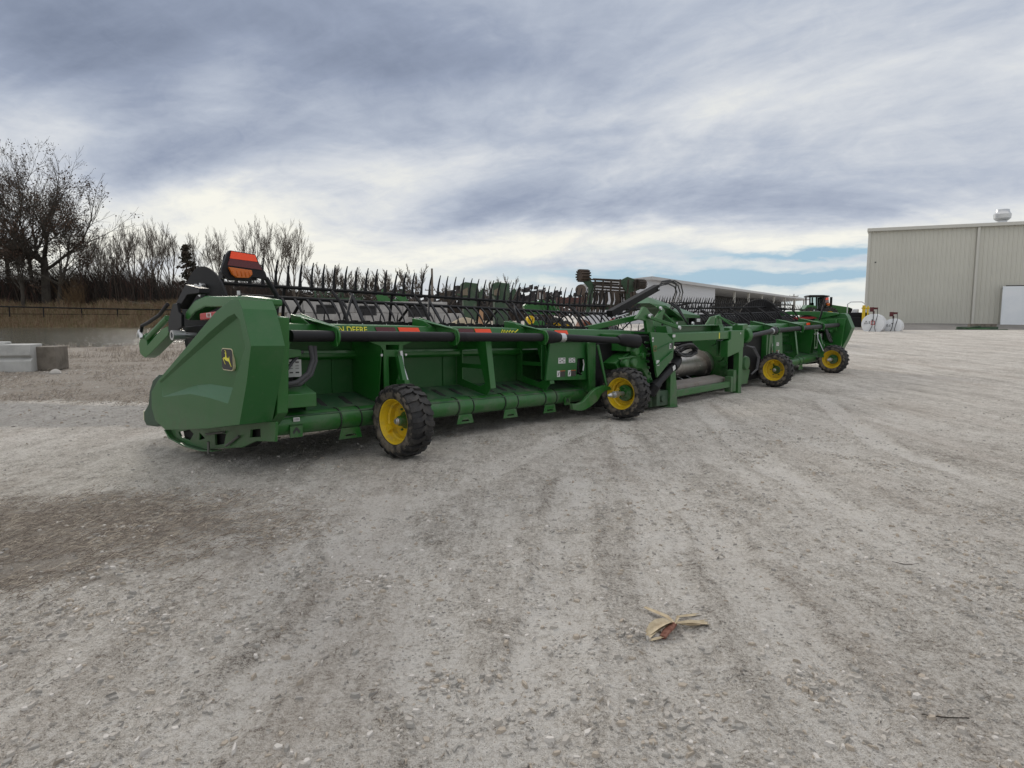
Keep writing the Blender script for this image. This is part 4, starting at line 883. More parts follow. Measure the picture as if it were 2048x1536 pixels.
# scrap frame and block in front of the warehouse
c = at(1958, 668, 43)
g = empty('green_scrap_frame', (c.x, c.y, .33), R(-8), 'flat green steel frame lying on the gravel before the warehouse', 'frame')
q = MB(); q.box(-1.6, 1.5, -.4, -.25, .05, .2); q.box(-1.2, 1.3, .3, .45, .12, .34); q.bar((-1.3, -.4, .25), (.2, .3, .38), .08, .06); q.bar((-1.6, -.3, .1), (-.6, .4, .15), .1, .1); q.bar((.4, .4, .15), (1.7, -.35, .05), .1, .08); q.build('frame_rails', GREEND, g, bevel=.01)
q = MB(); q.box(-.9, .6, -.1, .2, .12, .25); q.bar((-.6, -.3, .12), (-.5, .4, .3), .08, .06); q.build('cross_plate', GREEN, g, bevel=.01)
c = at(1964, 662, 46)
q = MB(); q.box(-.8, .75, -.35, .35, 0, .5); q.box(-.15, -.02, -.36, -.35, .02, .35)
o = q.build('concrete_block', CONCD, None, bevel=.02, loc=(c.x, c.y, .33)); o.rotation_euler = (0, 0, BROT); tag(o, 'grey concrete block behind the flat green frame, before the warehouse downspout', 'concrete block')

# ------------------------------------------------------------------ concrete blocks by the pond
def vblock(name, loc, rz, L_, label, m_, grooves=True):
    g = empty(name, loc, rz, label, 'concrete block', 'concrete blocks at the left edge'); q = MB(); h = .60 if grooves else .52; d = .55
    pr = [(0, 0), (0, .25), (.09, .31), (.03, .345), (0, .36), (0, h), (d, h), (d, 0)] if grooves else [(0, 0), (0, h), (d, h), (d, 0)]
    q.prism(pr, -L_, 0, 'S'); q.build('block_body', m_, g, bevel=.018, seg=2)
    if grooves:
        q = MB(); q.prism([(.16, h), (.19, h + .055), (.43, h + .055), (.46, h)], -L_ + .1, -.55, 'S'); q.build('top_key', m_, g, bevel=.015)
vblock('concrete_block', (-10.38, 14.0, .17), R(12), 1.8, 'clean pale concrete block with grooved side and raised key on top, at the left edge', CONC)
vblock('concrete_block', (-10.06, 14.3, .19), R(8), .40, 'dirty brown concrete block tucked behind the clean grooved one', CONCD, False)
q = MB(); q.lathe([(0, .13), (.04, .16), (.09, .13), (.14, .07), (.16, .01)], (0, 0, 0), (0, 0, 1), 7)
o = q.build('rock', mat('pale_rock', (.42, .40, .37), .9), None, bevel=.02, loc=(-9.55, 13.55, .16)); o.scale = (.8, .7, .75); tag(o, 'pale rock on the brown dirt just right of the concrete blocks', 'rock')

# ------------------------------------------------------------------ corn husk and twigs on the yard
c = Vector((.73, 2.79, gh(.73, 2.79) + .004))
hk = empty('corn_husk', c, R(8), 'torn pale corn husk with reddish cob lying on the gravel in the foreground', 'corn husk')
q = MB(); q.tube([(-.075, -.075, .012), (-.05, -.045, .018), (-.02, -.015, .02), (.005, .01, .018)], [.012, .015, .015, .01], 9); q.build('cob', mat('red_cob', (.16, .055, .035), .85, col2=(.27, .13, .09), cscale=60), hk)
HU = mat('husk', (.52, .44, .30), .75, col2=(.38, .30, .19), cscale=30)
def leaf(pts, wd, nm='husk_leaf'):
    q = MB(); vs = []; n_ = len(pts)
    for i, p_ in enumerate(pts):
        p_ = Vector(p_); d_ = (Vector(pts[min(i + 1, n_ - 1)]) - Vector(pts[max(i - 1, 0)])).normalized(); sd_ = d_.cross(Vector((0, 0, 1))).normalized()
        w_ = wd * sin(pi * (i + .35) / (n_ + .1)) ** .7; up_ = .5 * w_
        for u in (-1, -.5, 0, .5, 1): vs.append(p_ + sd_ * w_ * u + Vector((random.uniform(-.002, .002), 0, up_ * u * u * 1.2 + .003 * ((i + int(u * 2)) % 2))))
    q.add(vs, [(5 * i + j, 5 * i + j + 1, 5 * i + j + 6, 5 * i + j + 5) for i in range(n_ - 1) for j in range(4)])
    o = q.build(nm, HU, hk, smooth=60, recalc=False); return o
hk.scale = (1.2, 1.2, .8)
leaf([(.0, .01, .02), (-.03, .0, .035), (-.06, -.012, .038), (-.09, -.03, .028), (-.12, -.045, .01)], .026)
leaf([(.0, .01, .02), (-.05, -.02, .03), (-.10, -.045, .02), (-.13, -.07, .006)], .016)
leaf([(.005, .01, .02), (.05, -.015, .022), (.09, -.01, .018), (.14, .0, .012), (.18, .02, .006)], .020)
leaf([(.01, .0, .03), (.06, -.015, .036), (.11, -.02, .028), (.14, -.015, .015)], .014)
leaf([(.0, .01, .025), (-.01, .06, .02), (-.03, .11, .014), (-.06, .17, .008)], .013)
leaf([(.0, .0, .025), (.03, .04, .03), (.08, .06, .02), (.13, .07, .012), (.19, .10, .006)], .010)
leaf([(-.06, -.07, .012), (-.10, -.085, .01), (-.14, -.09, .006)], .008)
for (pa, lb) in (([(2.13, 3.52), (2.17, 3.49), (2.2, 3.475), (2.26, 3.48)], 'thin curved dark twig on the gravel, farther of the two at the right'),
                 ([(1.42, 2.12), (1.5, 2.11), (1.57, 2.10)], 'thin straight dark twig on the gravel near the lower right corner')):
    q = MB(); q.tube([(x, y, gh(x, y) + .008) for x, y in pa], [.0015, .0028, .002, .001][:len(pa)], 6); o = q.build('twig', BARK); tag(o, lb, 'twig')

# ------------------------------------------------------------------ open shed far right, concrete wall, poles, fence
sh0, sh1 = Vector((25.2 - 12.8 * .97, 80.6 - 19.6 * .97, 0)), Vector((63.3, 140.8, 0))
d_ = (sh1 - sh0); Ls = d_.length; g = empty('open_shed', (sh0.x, sh0.y, .6), atan2(d_.y, d_.x), 'long white machine shed with open dark bays, behind the black reels', 'shed')
hs = 4.15; wl = (Vector((25.2, 80.6, 0)) - sh0).length
q = MB(); q.box(0, wl, 0, .2, 0, hs); q.box(0, .2, .2, 6.6, 0, hs); q.box(wl, wl + .2, .2, 6.4, 0, hs); q.box(wl + .2, Ls, 6.4, 6.6, 0, hs)
q.build('wall', mat('white_cladding', (.50, .51, .54), .5), g, smooth=0)
q = MB(); q.prism([(-.5, hs + .004), (-.5, hs + .30), (7.0, hs - .25), (7.0, hs - .5), (6.4, hs - .4)], -.3, Ls + .3, 'S'); q.build('roof', mat('shed_roof', (.42, .42, .42), .5), g, smooth=0)
k = 0; x = wl
for px_ in (1465.8, 1494, 1520.5, 1544.4, 1566, 1586, 1604):
    r_ = (px_ - 1024) / 1300; u = (sh0.x - r_ * 1.0 * sh0.y) / (r_ * d_.y / Ls - d_.x / Ls)
    q = MB(); q.box(u - .12, u + .12, -.05, .2, 0, hs); q.build('post', TRIM, g)
q = MB(); q.box(wl + .2, Ls, 5, 5.1, 0, hs - .1); q.build('bay_shade_sheet', mat('bay_shade', (.03, .028, .026), .9), g, smooth=0)  # near-black sheet stands in for the shade inside the open bays

# wall of stacked concrete blocks behind the reel
p0 = at(552, 640, 37); p1 = at(938, 640, 43); dv = Vector((p1.x - p0.x, p1.y - p0.y, 0)); Lw = dv.length; rz = atan2(dv.y, dv.x)
cols_ = 8; bw = Lw / cols_; k = 0
for r_ in range(3):
    for c_ in range(cols_):
        if r_ == 2 and c_ == cols_ - 1: continue
        hh_ = .72; u0 = c_ * bw + (.4 * bw if r_ % 2 else 0)
        if u0 + bw > Lw + .5 * bw: continue
        q = MB(); q.box(.012, bw - .012, 0, .8, .006, hh_ - .006); o = q.build('wall_block', CONCW, None, bevel=.03, loc=(p0.x + cos(rz) * u0, p0.y + sin(rz) * u0, .12 + hh_ * r_))
        o.rotation_euler = (0, 0, rz + random.uniform(-.01, .01))
        tag(o, 'pale wall block in the %s row of the stacked wall, %s' % (('bottom', 'middle', 'top')[r_], ('leftmost', 'second from the left', 'third from the left', 'fourth from the left', 'fourth from the right', 'third from the right', 'second from the right', 'rightmost')[c_]), 'concrete block', 'stacked concrete wall blocks')
for i, (x0, x1, y0, y1, yd) in enumerate(((632, 669, 609, 628, 36.6), (718, 751, 611, 631, 37.8), (816, 853, 613, 634, 39))):
    a, b_ = at(x0, y0, yd), at(x1, y1, yd)
    q = MB(); q.frame([(a.x, a.z), (b_.x, a.z), (b_.x, b_.z), (a.x, b_.z)], [[(a.x + .04, a.z - .12), (b_.x - .04, a.z - .12), (b_.x - .04, a.z - .17), (a.x + .04, a.z - .17)]], yd, yd + .08, 'T'); q.box(a.x + .03, b_.x - .03, yd + .08, yd + .5, b_.z, a.z - .03)
    o = q.build('black_crate', mat('crate_black', (.008, .008, .009), .6), None, bevel=.01)
    tag(o, ('leftmost of three black crates set in the pale concrete wall', 'middle of three black crates set in the pale concrete wall', 'rightmost of three black crates set in the pale concrete wall')[i], 'crate', 'black crates in the wall')
def pole(px_, ytop, yd, lab, arms):
    b_ = at(px_, 632, yd); t_ = at(px_, ytop, yd); g_ = empty('utility_pole', (b_.x, yd, gh(b_.x, yd)), 0, lab, 'utility pole', 'utility poles')
    q = MB(); q.tube([(0, 0, 0), (0, 0, t_.z - g_.location.z)], [.17, .11], 10); q.build('pole', BARKP, g_)
    if arms:
        q = MB(); zt = t_.z - g_.location.z; q.box(-1.2, 1.2, -.06, .06, zt - .7, zt - .5)
        for x in (-1.1, 0, 1.1): q.cyl((x, 0, zt - .5), (x, 0, zt - .25), .05, 6)
        q.build('cross_arm', BARKP, g_)
pole(865, 537, 75, 'tall plain grey utility pole rising behind the middle of the reel', False)
pole(1586, 588, 175, 'distant utility pole with cross arm just above the shed roof', True)
pole(861, 575, 150, 'short distant utility pole just left of the tall one', True)
for i, px_ in enumerate((-60, 15, 82, 158, 230, 302, 372)):
    pass
fa, fb = at(-90, 611, 80), at(420, 621, 83)
g = empty('pipe_fence', (0, 0, 0), 0, 'low dark pipe rail fence along the far bank of the pond', 'fence')
q = MB(); q.tube([fa, (fa + fb) / 2 + Vector((0, 0, -.05)), fb], .085, 6); q.tube([fa - Vector((0, 0, 1.0)), fb - Vector((0, 0, .55))], .035, 6); q.build('rail', BLACK, g)
for px_ in (-60, 15, 82, 158, 230, 302, 372):
    u = (px_ + 90) / 510; P = fa.lerp(fb, u); q = MB(); q.cyl((P.x, P.y, P.z), (P.x, P.y, P.z - 1.25), .07, 6); q.build('post', BLACK, g)
# log pile
c = at(318, 612, 88)
for i in range(7):
    a = random.uniform(-.35, .35); x = c.x + random.uniform(-3.5, 3.5); z_ = 2.45 + .2 * (i % 3); l = random.uniform(1.5, 2.8)
    q = MB(); q.tube([(-l, 0, -a), (0, .1, 0), (l, 0, a)], [.25, .22, .15], 7); o = q.build('log', BARKP if i % 2 else BARK, None, loc=(x, 88 + random.uniform(-1, 1), z_)); o.rotation_euler = (0, 0, random.uniform(-.5, .5))
    tag(o, '%s log, %s in the heap on the far bank' % ('pale' if i % 2 else 'dark', ('lowest left', 'second from the left', 'leaning near the middle', 'lying across the middle', 'behind the middle', 'second from the right', 'topmost right')[i]), 'log', 'logs heaped on the far bank')

# ------------------------------------------------------------------ trees and brush
def grow(mb, tips, p, d, L_, r, lev, maxlev, spread, upb, rng_, nseg=5, kids=4, start=.3, nmin=.018, split=.62):
    pts = [p.copy()]; rs = [r]; cur = p.copy(); dd = d.copy(); stepl = L_ / nseg; ends = r * (.5 if lev < maxlev else .3); dirs = [dd.copy()]
    for i in range(nseg):
        dd = (dd + Vector((rng_.gauss(0, .13), rng_.gauss(0, .13), rng_.gauss(0, .07) + upb * .12))).normalized()
        cur = cur + dd * stepl; pts.append(cur.copy()); dirs.append(dd.copy()); rs.append(max(nmin, r + (ends - r) * (i + 1) / nseg))
    mb.tube(pts, rs, 7 if lev == 0 else (5 if lev == 1 else 3), False)
    if lev >= maxlev: tips.append(pts[-1]); tips.append(pts[len(pts) // 2]); return
    for k in range(kids):
        u = start + (1 - start) * (k + rng_.random()) / kids; i = min(nseg - 1, int(u * nseg)); fr = u * nseg - i
        q_ = pts[i].lerp(pts[i + 1], fr); base = dirs[i]; a = rng_.random() * 6.28; o = base.orthogonal().normalized(); o = Matrix.Rotation(a, 3, base) @ o
        sp = spread * rng_.uniform(.7, 1.25); nd = (base * cos(sp) + o * sin(sp) + Vector((0, 0, upb * .25))).normalized()
        grow(mb, tips, q_, nd, L_ * split * rng_.uniform(.75, 1.15) * (1.15 - .45 * u), max(nmin, rs[i] * .58), lev + 1, maxlev, spread, upb, rng_, max(2, nseg - 1), kids, .25, nmin, split)
    # leader carries on
    grow(mb, tips, pts[-1], dd, L_ * split * .9, max(nmin, ends), lev + 1, maxlev, spread, upb, rng_, max(2, nseg - 1), kids, .2, nmin, split)
def tree(px_, ytop, yd, wid, label, kind, seed, group='bare trees beyond the pond', trunk=.25, lean=0, r0=None, ybase=None):
    rg = random.Random(seed); b_ = at(px_, 632, yd); t_ = at(px_, ytop, yd); z0 = gh(b_.x, yd) - .1; H_ = t_.z - z0
    g_ = empty('oak_tree' if kind == 'oak' else ('bare_tree' if kind == 'bare' else 'cedar_tree'), (b_.x, yd, z0), 0, label, 'tree', group)
    r0 = r0 or H_ * .016; tips = []
    if kind == 'cedar':
        q = MB(); q.tube([(0, 0, 0), (0, 0, H_)], [r0, .04], 6); q.build('trunk', BARK, g_, recalc=False); q = MB()
        for k in range(64):
            z_ = H_ * (.12 + .88 * rg.random()); rad = wid * (1.02 - z_ / H_) * rg.uniform(.4, 1.1); a = rg.random() * 6.28; P = Vector((cos(a) * rad, sin(a) * rad, z_ + rad * .12))
            for j in range(26):
                c_ = Vector((0, 0, z_)).lerp(P, rg.uniform(.25, 1)) + Vector((rg.gauss(0, .20), rg.gauss(0, .20), rg.gauss(0, .08))); n_ = Vector((rg.gauss(0, 1), rg.gauss(0, 1), rg.gauss(0, .6))).normalized(); o = n_.orthogonal() * .15; o2 = n_.cross(o)
                q.add([c_ - o, c_ + o2 * .8, c_ + o * 1.2, c_ - o2 * .6], [(0, 1, 2, 3)])
        q.build('crown', LEAFC, g_, smooth=0, recalc=False); return
    q = MB(); d0 = Vector((lean, 0, 1)).normalized()
    tl = H_ * trunk; q.tube([Vector((0, 0, 0)), d0 * tl * .5 + Vector((.05, 0, 0)), d0 * tl], [r0 * 1.15, r0 * .95, r0 * .85], 9, False); q.build('trunk', BARK if kind == 'oak' else BARKP, g_, recalc=False)
    q = MB(); top = d0 * tl
    if kind == 'oak':
        for k in range(7):
            a = k * 2.4 + rg.random(); sp = rg.uniform(.3, 1.25) if k else .1
            grow(q, tips, top - Vector((0, 0, rg.random() * tl * .25)), Vector((sin(sp) * cos(a) * wid, sin(sp) * sin(a), cos(sp))).normalized(), (H_ - tl) * .44, r0 * .42, 0, 4, .60, .35, rg, 5, 3, .25, .014, .68)
    else:
        for k in range(5):
            a = k * 2.6 + rg.random(); sp = rg.uniform(.2, .62) if k else .05
            grow(q, tips, top - Vector((0, 0, rg.random() * tl * .3)), Vector((sin(sp) * cos(a) * wid, sin(sp) * sin(a), cos(sp))).normalized(), (H_ - tl) * .46, r0 * .42, 0, 4, .42, .7, rg, 4, 3, .32, .012 if yd < 110 else .024, .62)
    zm = max(v_[2] for v_ in q.v); f_ = (H_ - tl) / max(.1, zm - tl)
    fx = 1.12 if kind == 'oak' else 1.0; q.v = [(x * fx, y, tl + (z_ - tl) * f_) for x, y, z_ in q.v]
    q.build('crown', BARK if kind == 'oak' else BARKP, g_, smooth=0, recalc=False)
    if kind == 'oak':
        q = MB()
        for tp_ in tips:
            if fbm(tp_.x * 1.0 + seed, tp_.z, .35, 2) < .02: continue
            for j in range(rg.randint(0, 3)):
                c_ = Vector((tp_.x * fx, tp_.y, tl + (tp_.z - tl) * f_)) + Vector((rg.gauss(0, .28), rg.gauss(0, .28), rg.gauss(0, .25)))
                n_ = Vector((rg.gauss(0, 1), rg.gauss(0, 1), rg.gauss(0, 1))).normalized(); o = n_.orthogonal() * rg.uniform(.045, .10); o2 = n_.cross(o)
                q.add([c_ - o, c_ + o2, c_ + o, c_ - o2], [(0, 1, 2, 3)])
        q.build('leaves', LEAFB, g_, smooth=0, recalc=False)
tree(95, 268, 88, 1.35, 'largest oak by the pond, broad crown holding brown leaves', 'oak', 3, 'oaks at the left of the far bank', .30, .01, .50)
tree(70, 330, 90, 1.1, 'straight oak trunk directly left of the largest oak, brown leaves', 'oak', 5, 'oaks at the left of the far bank', .38, -.03, .26)
tree(22, 250, 93, .9, 'tallest thin topped oak left of the largest one', 'oak', 8, 'oaks at the left of the far bank', .35, 0, .28)
tree(-30, 400, 86, 1.2, 'oak cut by the left edge of the view', 'oak', 11, 'oaks at the left of the far bank', .3, .05, .3)
tree(48, 440, 85, 1.2, 'low leafy oak in front of the thin topped one', 'oak', 14, 'oaks at the left of the far bank', .3, 0, .22)
tree(118, 400, 87, 1.1, 'slender oak leaning right just beside the largest oak', 'oak', 17, 'oaks at the left of the far bank', .3, .12, .22)
BT = [(172, 470, 96, 1.1, 'bare tree right of the oaks, lowest of its row'), (208, 452, 100, 1.0, 'bare tree second right of the oaks'), (240, 440, 102, .8, 'slim bare tree above the orange shrub'),
      (272, 432, 100, 1.0, 'bare tree with tall forked crown, left of the log heap'), (318, 436, 99, .9, 'bare tree rising above the log heap'), (346, 445, 103, .9, 'bare tree between the log heap and the cedar'),
      (400, 462, 106, .8, 'thin bare tree just right of the cedar'), (442, 448, 104, .7, 'bare tree directly behind the orange warning board'), (505, 430, 101, 1.5, 'wide spreading bare tree right of the orange warning board'),
      (556, 432, 99, .8, 'tall upright bare tree, left stem of the tall pair'), (590, 436, 99, 1.3, 'tall upright bare tree with fanned right side, right stem of the tall pair'),
      (640, 522, 120, 1.3, 'low round bare tree just right of the tall pair'), (672, 526, 122, 1.2, 'low bare tree second right of the tall pair'), (706, 534, 122, 1.2, 'low bare tree third right of the tall pair'),
      (744, 540, 124, 1.2, 'low bare tree fourth right of the tall pair'), (778, 538, 124, 1.1, 'low bare tree just left of the round domed one'), (830, 526, 118, 1.5, 'round domed bare tree left of the tall grey pole'),
      (893, 566, 120, 1.3, 'small bare tree right of the tall grey pole'), (975, 560, 150, 1.1, 'faint small bare tree between the two green hoppers'), (1015, 546, 150, 1.1, 'faint bare tree behind the right green hopper'),
      (150, 520, 92, 1.2, 'short bare tree under the oak crown on its right'), (225, 500, 94, 1.1, 'short bare tree behind the orange shrub'), (300, 510, 94, 1.0, 'short bare tree behind the log heap')]
for i, (a, b_, c_, d_, e) in enumerate(BT): tree(a, b_, c_, d_, e, 'bare', 40 + i)
tree(378, 492, 95, 4.0, 'dark cedar with sparse layered foliage among the bare trees', 'cedar', 77, None)
tree(306, 560, 92, 2.2, 'low dark cedar left of the larger one', 'cedar', 78, None)

def brush(name, n, gen, hgt, mats, wd):
    mb = MB(); rg = random.Random(5)
    for _ in range(n):
        x, y, h = gen(rg); z = gh(x, y) - .1; a = rg.gauss(0, .28); b_ = rg.gauss(0, .25); w_ = wd * rg.uniform(.4, 1.5); mb.m = rg.choice(range(len(mats)))
        m1 = (x + a * h * .5, y, z + h * .55); e_ = (x + a * h + b_ * h * .5, y + .1, z + h); 
        mb.add([(x - w_, y, z), (x + w_, y, z), (m1[0] + w_ * .6, m1[1], m1[2]), (m1[0] - w_ * .6, m1[1], m1[2]), e_], [(0, 1, 2, 3), (3, 2, 4)])
        for k in range(3):
            u = rg.uniform(.3, .95); px_, pz = x + a * h * u, z + h * u; l = h * .28 * rg.uniform(.5, 1.2); s_ = rg.choice((-1, 1))
            mb.add([(px_, y, pz), (px_ + w_ * .5, y, pz + w_), (px_ + s_ * l * .7, y + rg.uniform(-.3, .3), pz + l)], [(0, 1, 2)])
    return tag(mb.build(name, mats, smooth=0, recalc=False), kind='stuff')
BR2 = mat('brush_red', (.06, .032, .024), .95); BR3 = mat('brush_dark', (.022, .018, .015), .95); BR4 = mat('brush_tan', (.26, .19, .12), .95)
def gb(rg):
    y = rg.uniform(88, 112); q_ = rg.uniform(-1.1, -.33); h = (5.6 - 2.2 * sst(-.62, -.45, q_) + 1.2 * noise.noise(Vector((q_ * 14, 0, 0)))) * rg.uniform(.35, 1.15); return q_ * y, y, max(1, h)
brush('thicket', 15000, gb, 5, [BRUSH, BR2, BR3, BR3], .055)
def gb2(rg):
    y = rg.uniform(118, 150); q_ = rg.uniform(-.46, .06); h = rg.uniform(.4, 1) * (5.4 - 2.6 * sst(-.3, 0, q_)); return q_ * y, y, h
brush('far_thicket', 9000, gb2, 4, [BRUSH, BRUSH, BR3], .07)
def gb3(rg):
    y = rg.uniform(78.5, 87); q_ = rg.uniform(-1.0, -.40); return q_ * y, y, rg.uniform(.3, 1.3) * (1 + .5 * noise.noise(Vector((q_ * 30, y * .3, 0))))
brush('bank_grass', 16000, gb3, 1, [BR4, BR4, mat('russet_grass', (.14, .075, .045), .95), mat('olive_grass', (.12, .11, .045), .95)], .022)
def gb4(rg):
    a = rg.random() * 6.28; r_ = rg.random() * 1.5; return -57.3 + cos(a) * r_, 86 + sin(a) * r_, rg.uniform(1.5, 4.2)
o = brush('orange_shrub', 150, gb4, 3, [mat('orange_twigs', (.10, .062, .03), .95)], .028); del o['kind']; tag(o, 'orange brown leafless shrub on the far bank left of the log heap', 'shrub')
# far treeline that reads as one mass along the horizon on the left
q = MB(); rg = random.Random(9)
for k in range(260):
    x = -190 + k * .95; yy = 170; h = 3.5 + 2.4 * fbm(x, 0, .11, 3) + 2.6; 
    for j in range(26):
        c_ = Vector((x + rg.gauss(0, .8), yy + rg.gauss(0, 3), 1.5 + rg.random() * h)); s_ = rg.uniform(.25, .7)
        n_ = Vector((rg.gauss(0, .4), -1, rg.gauss(0, .4))).normalized(); o = n_.orthogonal() * s_; o2 = n_.cross(o); q.add([c_ - o, c_ + o2, c_ + o, c_ - o2 * .7], [(0, 1, 2, 3)])
tag(q.build('distant_woods', [mat('woods_far', (.055, .05, .05), .95)], smooth=0, recalc=False), kind='stuff')

# ------------------------------------------------------------------ other machines in the yard
def simple_wheel(q, x, y, r, w_, mi_t=0, mi_r=1):
    q.m = mi_t; q.lathe([(-w_ / 2, r * .55), (-w_ / 2, r * .93), (-w_ * .3, r), (w_ * .3, r), (w_ / 2, r * .93), (w_ / 2, r * .55)], (x, y, r), (0, 1, 0), 28, True)
    for k in range(20):
        a = k * pi / 10; q.obox((x + cos(a) * r, y, r + sin(a) * r), (cos(a) * .03 * r / .5, 0, sin(a) * .03 * r / .5), (0, w_ / 2, .0), (-sin(a) * r * .06, 0, cos(a) * r * .06))
    q.m = mi_r; q.lathe([(-w_ * .45, r * .56), (-w_ * .3, r * .5), (-w_ * .1, r * .45), (-w_ * .1, .01)], (x, y, r), (0, 1, 0), 28); q.m = mi_t
# four wheel drive tractor
c = at(1648, 632, 62); g = empty('tractor', (c.x, c.y, .62), R(-12), 'large green articulated tractor with black roofed cab, beyond the right end of the harvester head', 'tractor')
def zz_(y): return (CAMH + (632 - y) / 1300 * 62) - .62
u = 62 / 1300.
def X_(x): return (x - 1648) * u * 1.0
q = MB(); q.prism([(X_(1652), zz_(610)), (X_(1660), zz_(610)), (X_(1690), zz_(615)), (X_(1696), zz_(617)), (X_(1693), zz_(632)), (X_(1688), zz_(640)), (X_(1645), zz_(640)), (X_(1645), zz_(622))], -.55, .55, 'T'); q.build('bonnet', GREEN, g, bevel=.06)
q = MB(); q.prism([(X_(1690), zz_(616)), (X_(1696.5), zz_(618)), (X_(1693.5), zz_(631)), (X_(1689), zz_(631))], -.57, .57, 'T'); q.build('grille', BLACK, g)
q = MB(); q.prism([(X_(1613), zz_(592.5)), (X_(1616), zz_(591)), (X_(1640), zz_(591)), (X_(1652), zz_(592.5)), (X_(1652), zz_(594.5)), (X_(1613), zz_(595))], -.95, .95, 'T'); q.build('roof', BLACK, g, bevel=.03)
q = MB()
for a in (1616.5, 1628.5, 1639.5, 1649): 
    for y_ in (-.8, .8): q.bar((X_(a), y_, zz_(595)), (X_(a + 1), y_, zz_(619)), .12, .10, (0, 1, 0))
q.box(X_(1616), X_(1650), -.84, .84, zz_(623), zz_(618)); q.box(X_(1640), X_(1650), -.78, .78, zz_(618), zz_(595))
q.build('cab_frame', BLACK, g)
gl = bpy.data.materials.new('tinted_glass'); gl.use_nodes = True; gp = gl.node_tree.nodes['Principled BSDF']; gp.inputs['Base Color'].default_value = (.55, .68, .66, 1); gp.inputs['Transmission Weight'].default_value = 1; gp.inputs['Roughness'].default_value = .03; gp.inputs['IOR'].default_value = 1.05
q = MB(); q.box(X_(1617), X_(1640), -.8, -.78, zz_(618), zz_(595)); q.build('window', gl, g)
q = MB(); q.box(X_(1620), X_(1627), -.3, .3, zz_(618), zz_(606)); q.build('seat', BLACK, g, bevel=.05)
q = MB(); q.prism([(X_(1606), zz_(618)), (X_(1612), zz_(610)), (X_(1628), zz_(612)), (X_(1630), zz_(640)), (X_(1606), zz_(640))], -1.1, .9, 'T'); q.box(X_(1600), X_(1690), -.5, .5, zz_(652), zz_(636)); q.build('rear_body', GREEN, g, bevel=.05)
q = MB(); q.cyl((X_(1656.5), -.6, zz_(613)), (X_(1656.5), -.6, zz_(595)), .11, 10); q.build('exhaust', BLACK, g)
for a, y_ in ((1652, -1.0), (1618, -1.0)):
    q = MB(); simple_wheel(q, X_(a), y_, .78, .5); q.build('wheel', [RUB, YEL], g)
# skid steer
c = at(1712, 660, 47); g = empty('skid_loader', (c.x, c.y, .38), R(-30), 'small black and yellow loader between the tractor and the warehouse corner', 'loader')
q = MB(); q.box(-1.0, .9, -.7, .7, .15, .95); q.prism([(-1.0, .95), (-.6, 1.25), (.7, 1.25), (.9, .95)], -.5, .5, 'T'); q.build('body', BLACK, g, bevel=.05)
q = MB(); q.box(.35, .55, -.85, -.7, .05, 1.75); q.box(.65, .75, -.85, -.7, .05, 1.7); q.box(.3, .8, -.85, .85, 1.5, 1.6); q.build('mast', YEL, g, bevel=.02)
q = MB(); q.tube([(-.6, -.5, 1.2), (-.6, -.5, 1.85), (-.4, -.5, 2.0), (.3, -.5, 2.0), (.5, -.5, 1.85), (.5, -.5, 1.2)], .035, 8); q.build('roll_bar', GALV, g)
q = MB(); q.box(-.3, .1, -.25, .25, 1.2, 1.5); q.build('seat', GALV, g, bevel=.05)

def bg_head(name, loc, rz, L_, label, frame_m, reel_m, tilt=0, H_=1.2, dense=.15, grp=None, green=True):
    g_ = empty(name, loc, rz, label, 'harvester head', grp)
    q = MB(); q.box(0, L_, .0, .12, .25, H_); q.box(0, L_, -.1, .2, H_, H_ + .12); q.cyl((0, -.05, .35), (L_, -.05, .35), .12, 14)
    for x in [k * L_ / 8 for k in range(9)]: q.box(x - .04, x + .04, -.12, .05, .3, H_)
    q.build('frame', frame_m, g_, bevel=.01)
    for x in (0, L_ - .2): q = MB(); q.prism([(0, 1.35), (.3, 1.5), (2.4, .5), (2.4, .25), (.2, .2)], x, x + .2, 'S'); q.build('end_shield', frame_m, g_, bevel=.03)
    rc = (1.2, H_ + .1 + tilt); q = MB(); q.cyl((.2, *rc), (L_ - .2, *rc), .08, 8)
    for k in range(6):
        a = k * pi / 3 + .4; bt, bz = rc[0] + .55 * cos(a), rc[1] + .55 * sin(a); q.cyl((.2, bt, bz), (L_ - .2, bt, bz), .026, 6)
        for j in range(7): x = .3 + (L_ - .6) * j / 6; q.bar((x, *rc), (x, bt, bz), .03, .06, (1, 0, 0))
    q.build('reel', reel_m, g_)
    q = MB()
    for k in range(6):
        a = k * pi / 3 + .4; bt, bz = rc[0] + .55 * cos(a), rc[1] + .55 * sin(a)
        for j in range(int((L_ - .5) / dense)):
            x = .25 + dense * j; q.add([(x - .02, bt, bz), (x + .02, bt, bz), (x, bt + .04, bz), (x, bt - .06, bz + (.26 if k in (0, 1, 2) else -.26))], [(0, 1, 3), (1, 2, 3), (2, 0, 3), (0, 2, 1)])
    tag(q.build('tine_row', reel_m, g_, smooth=0), kind='stuff'); return g_
c = at(1370, 655, 22); g = bg_head('harvester_head', (c.x, c.y, .15), R(41), 10.5, 'second harvester head with all black reel, parked directly behind the nearest one toward the shed', BLACK, BLACK, .02, 1.05)
q = MB(); q.prism([(0, 1.45), (2.6, 1.75), (2.7, 1.70), (.1, 1.38)], 1.5, 1.56, 'T'); q.build('reel_truss', BLACK, g)
for i in range(3):
    pass
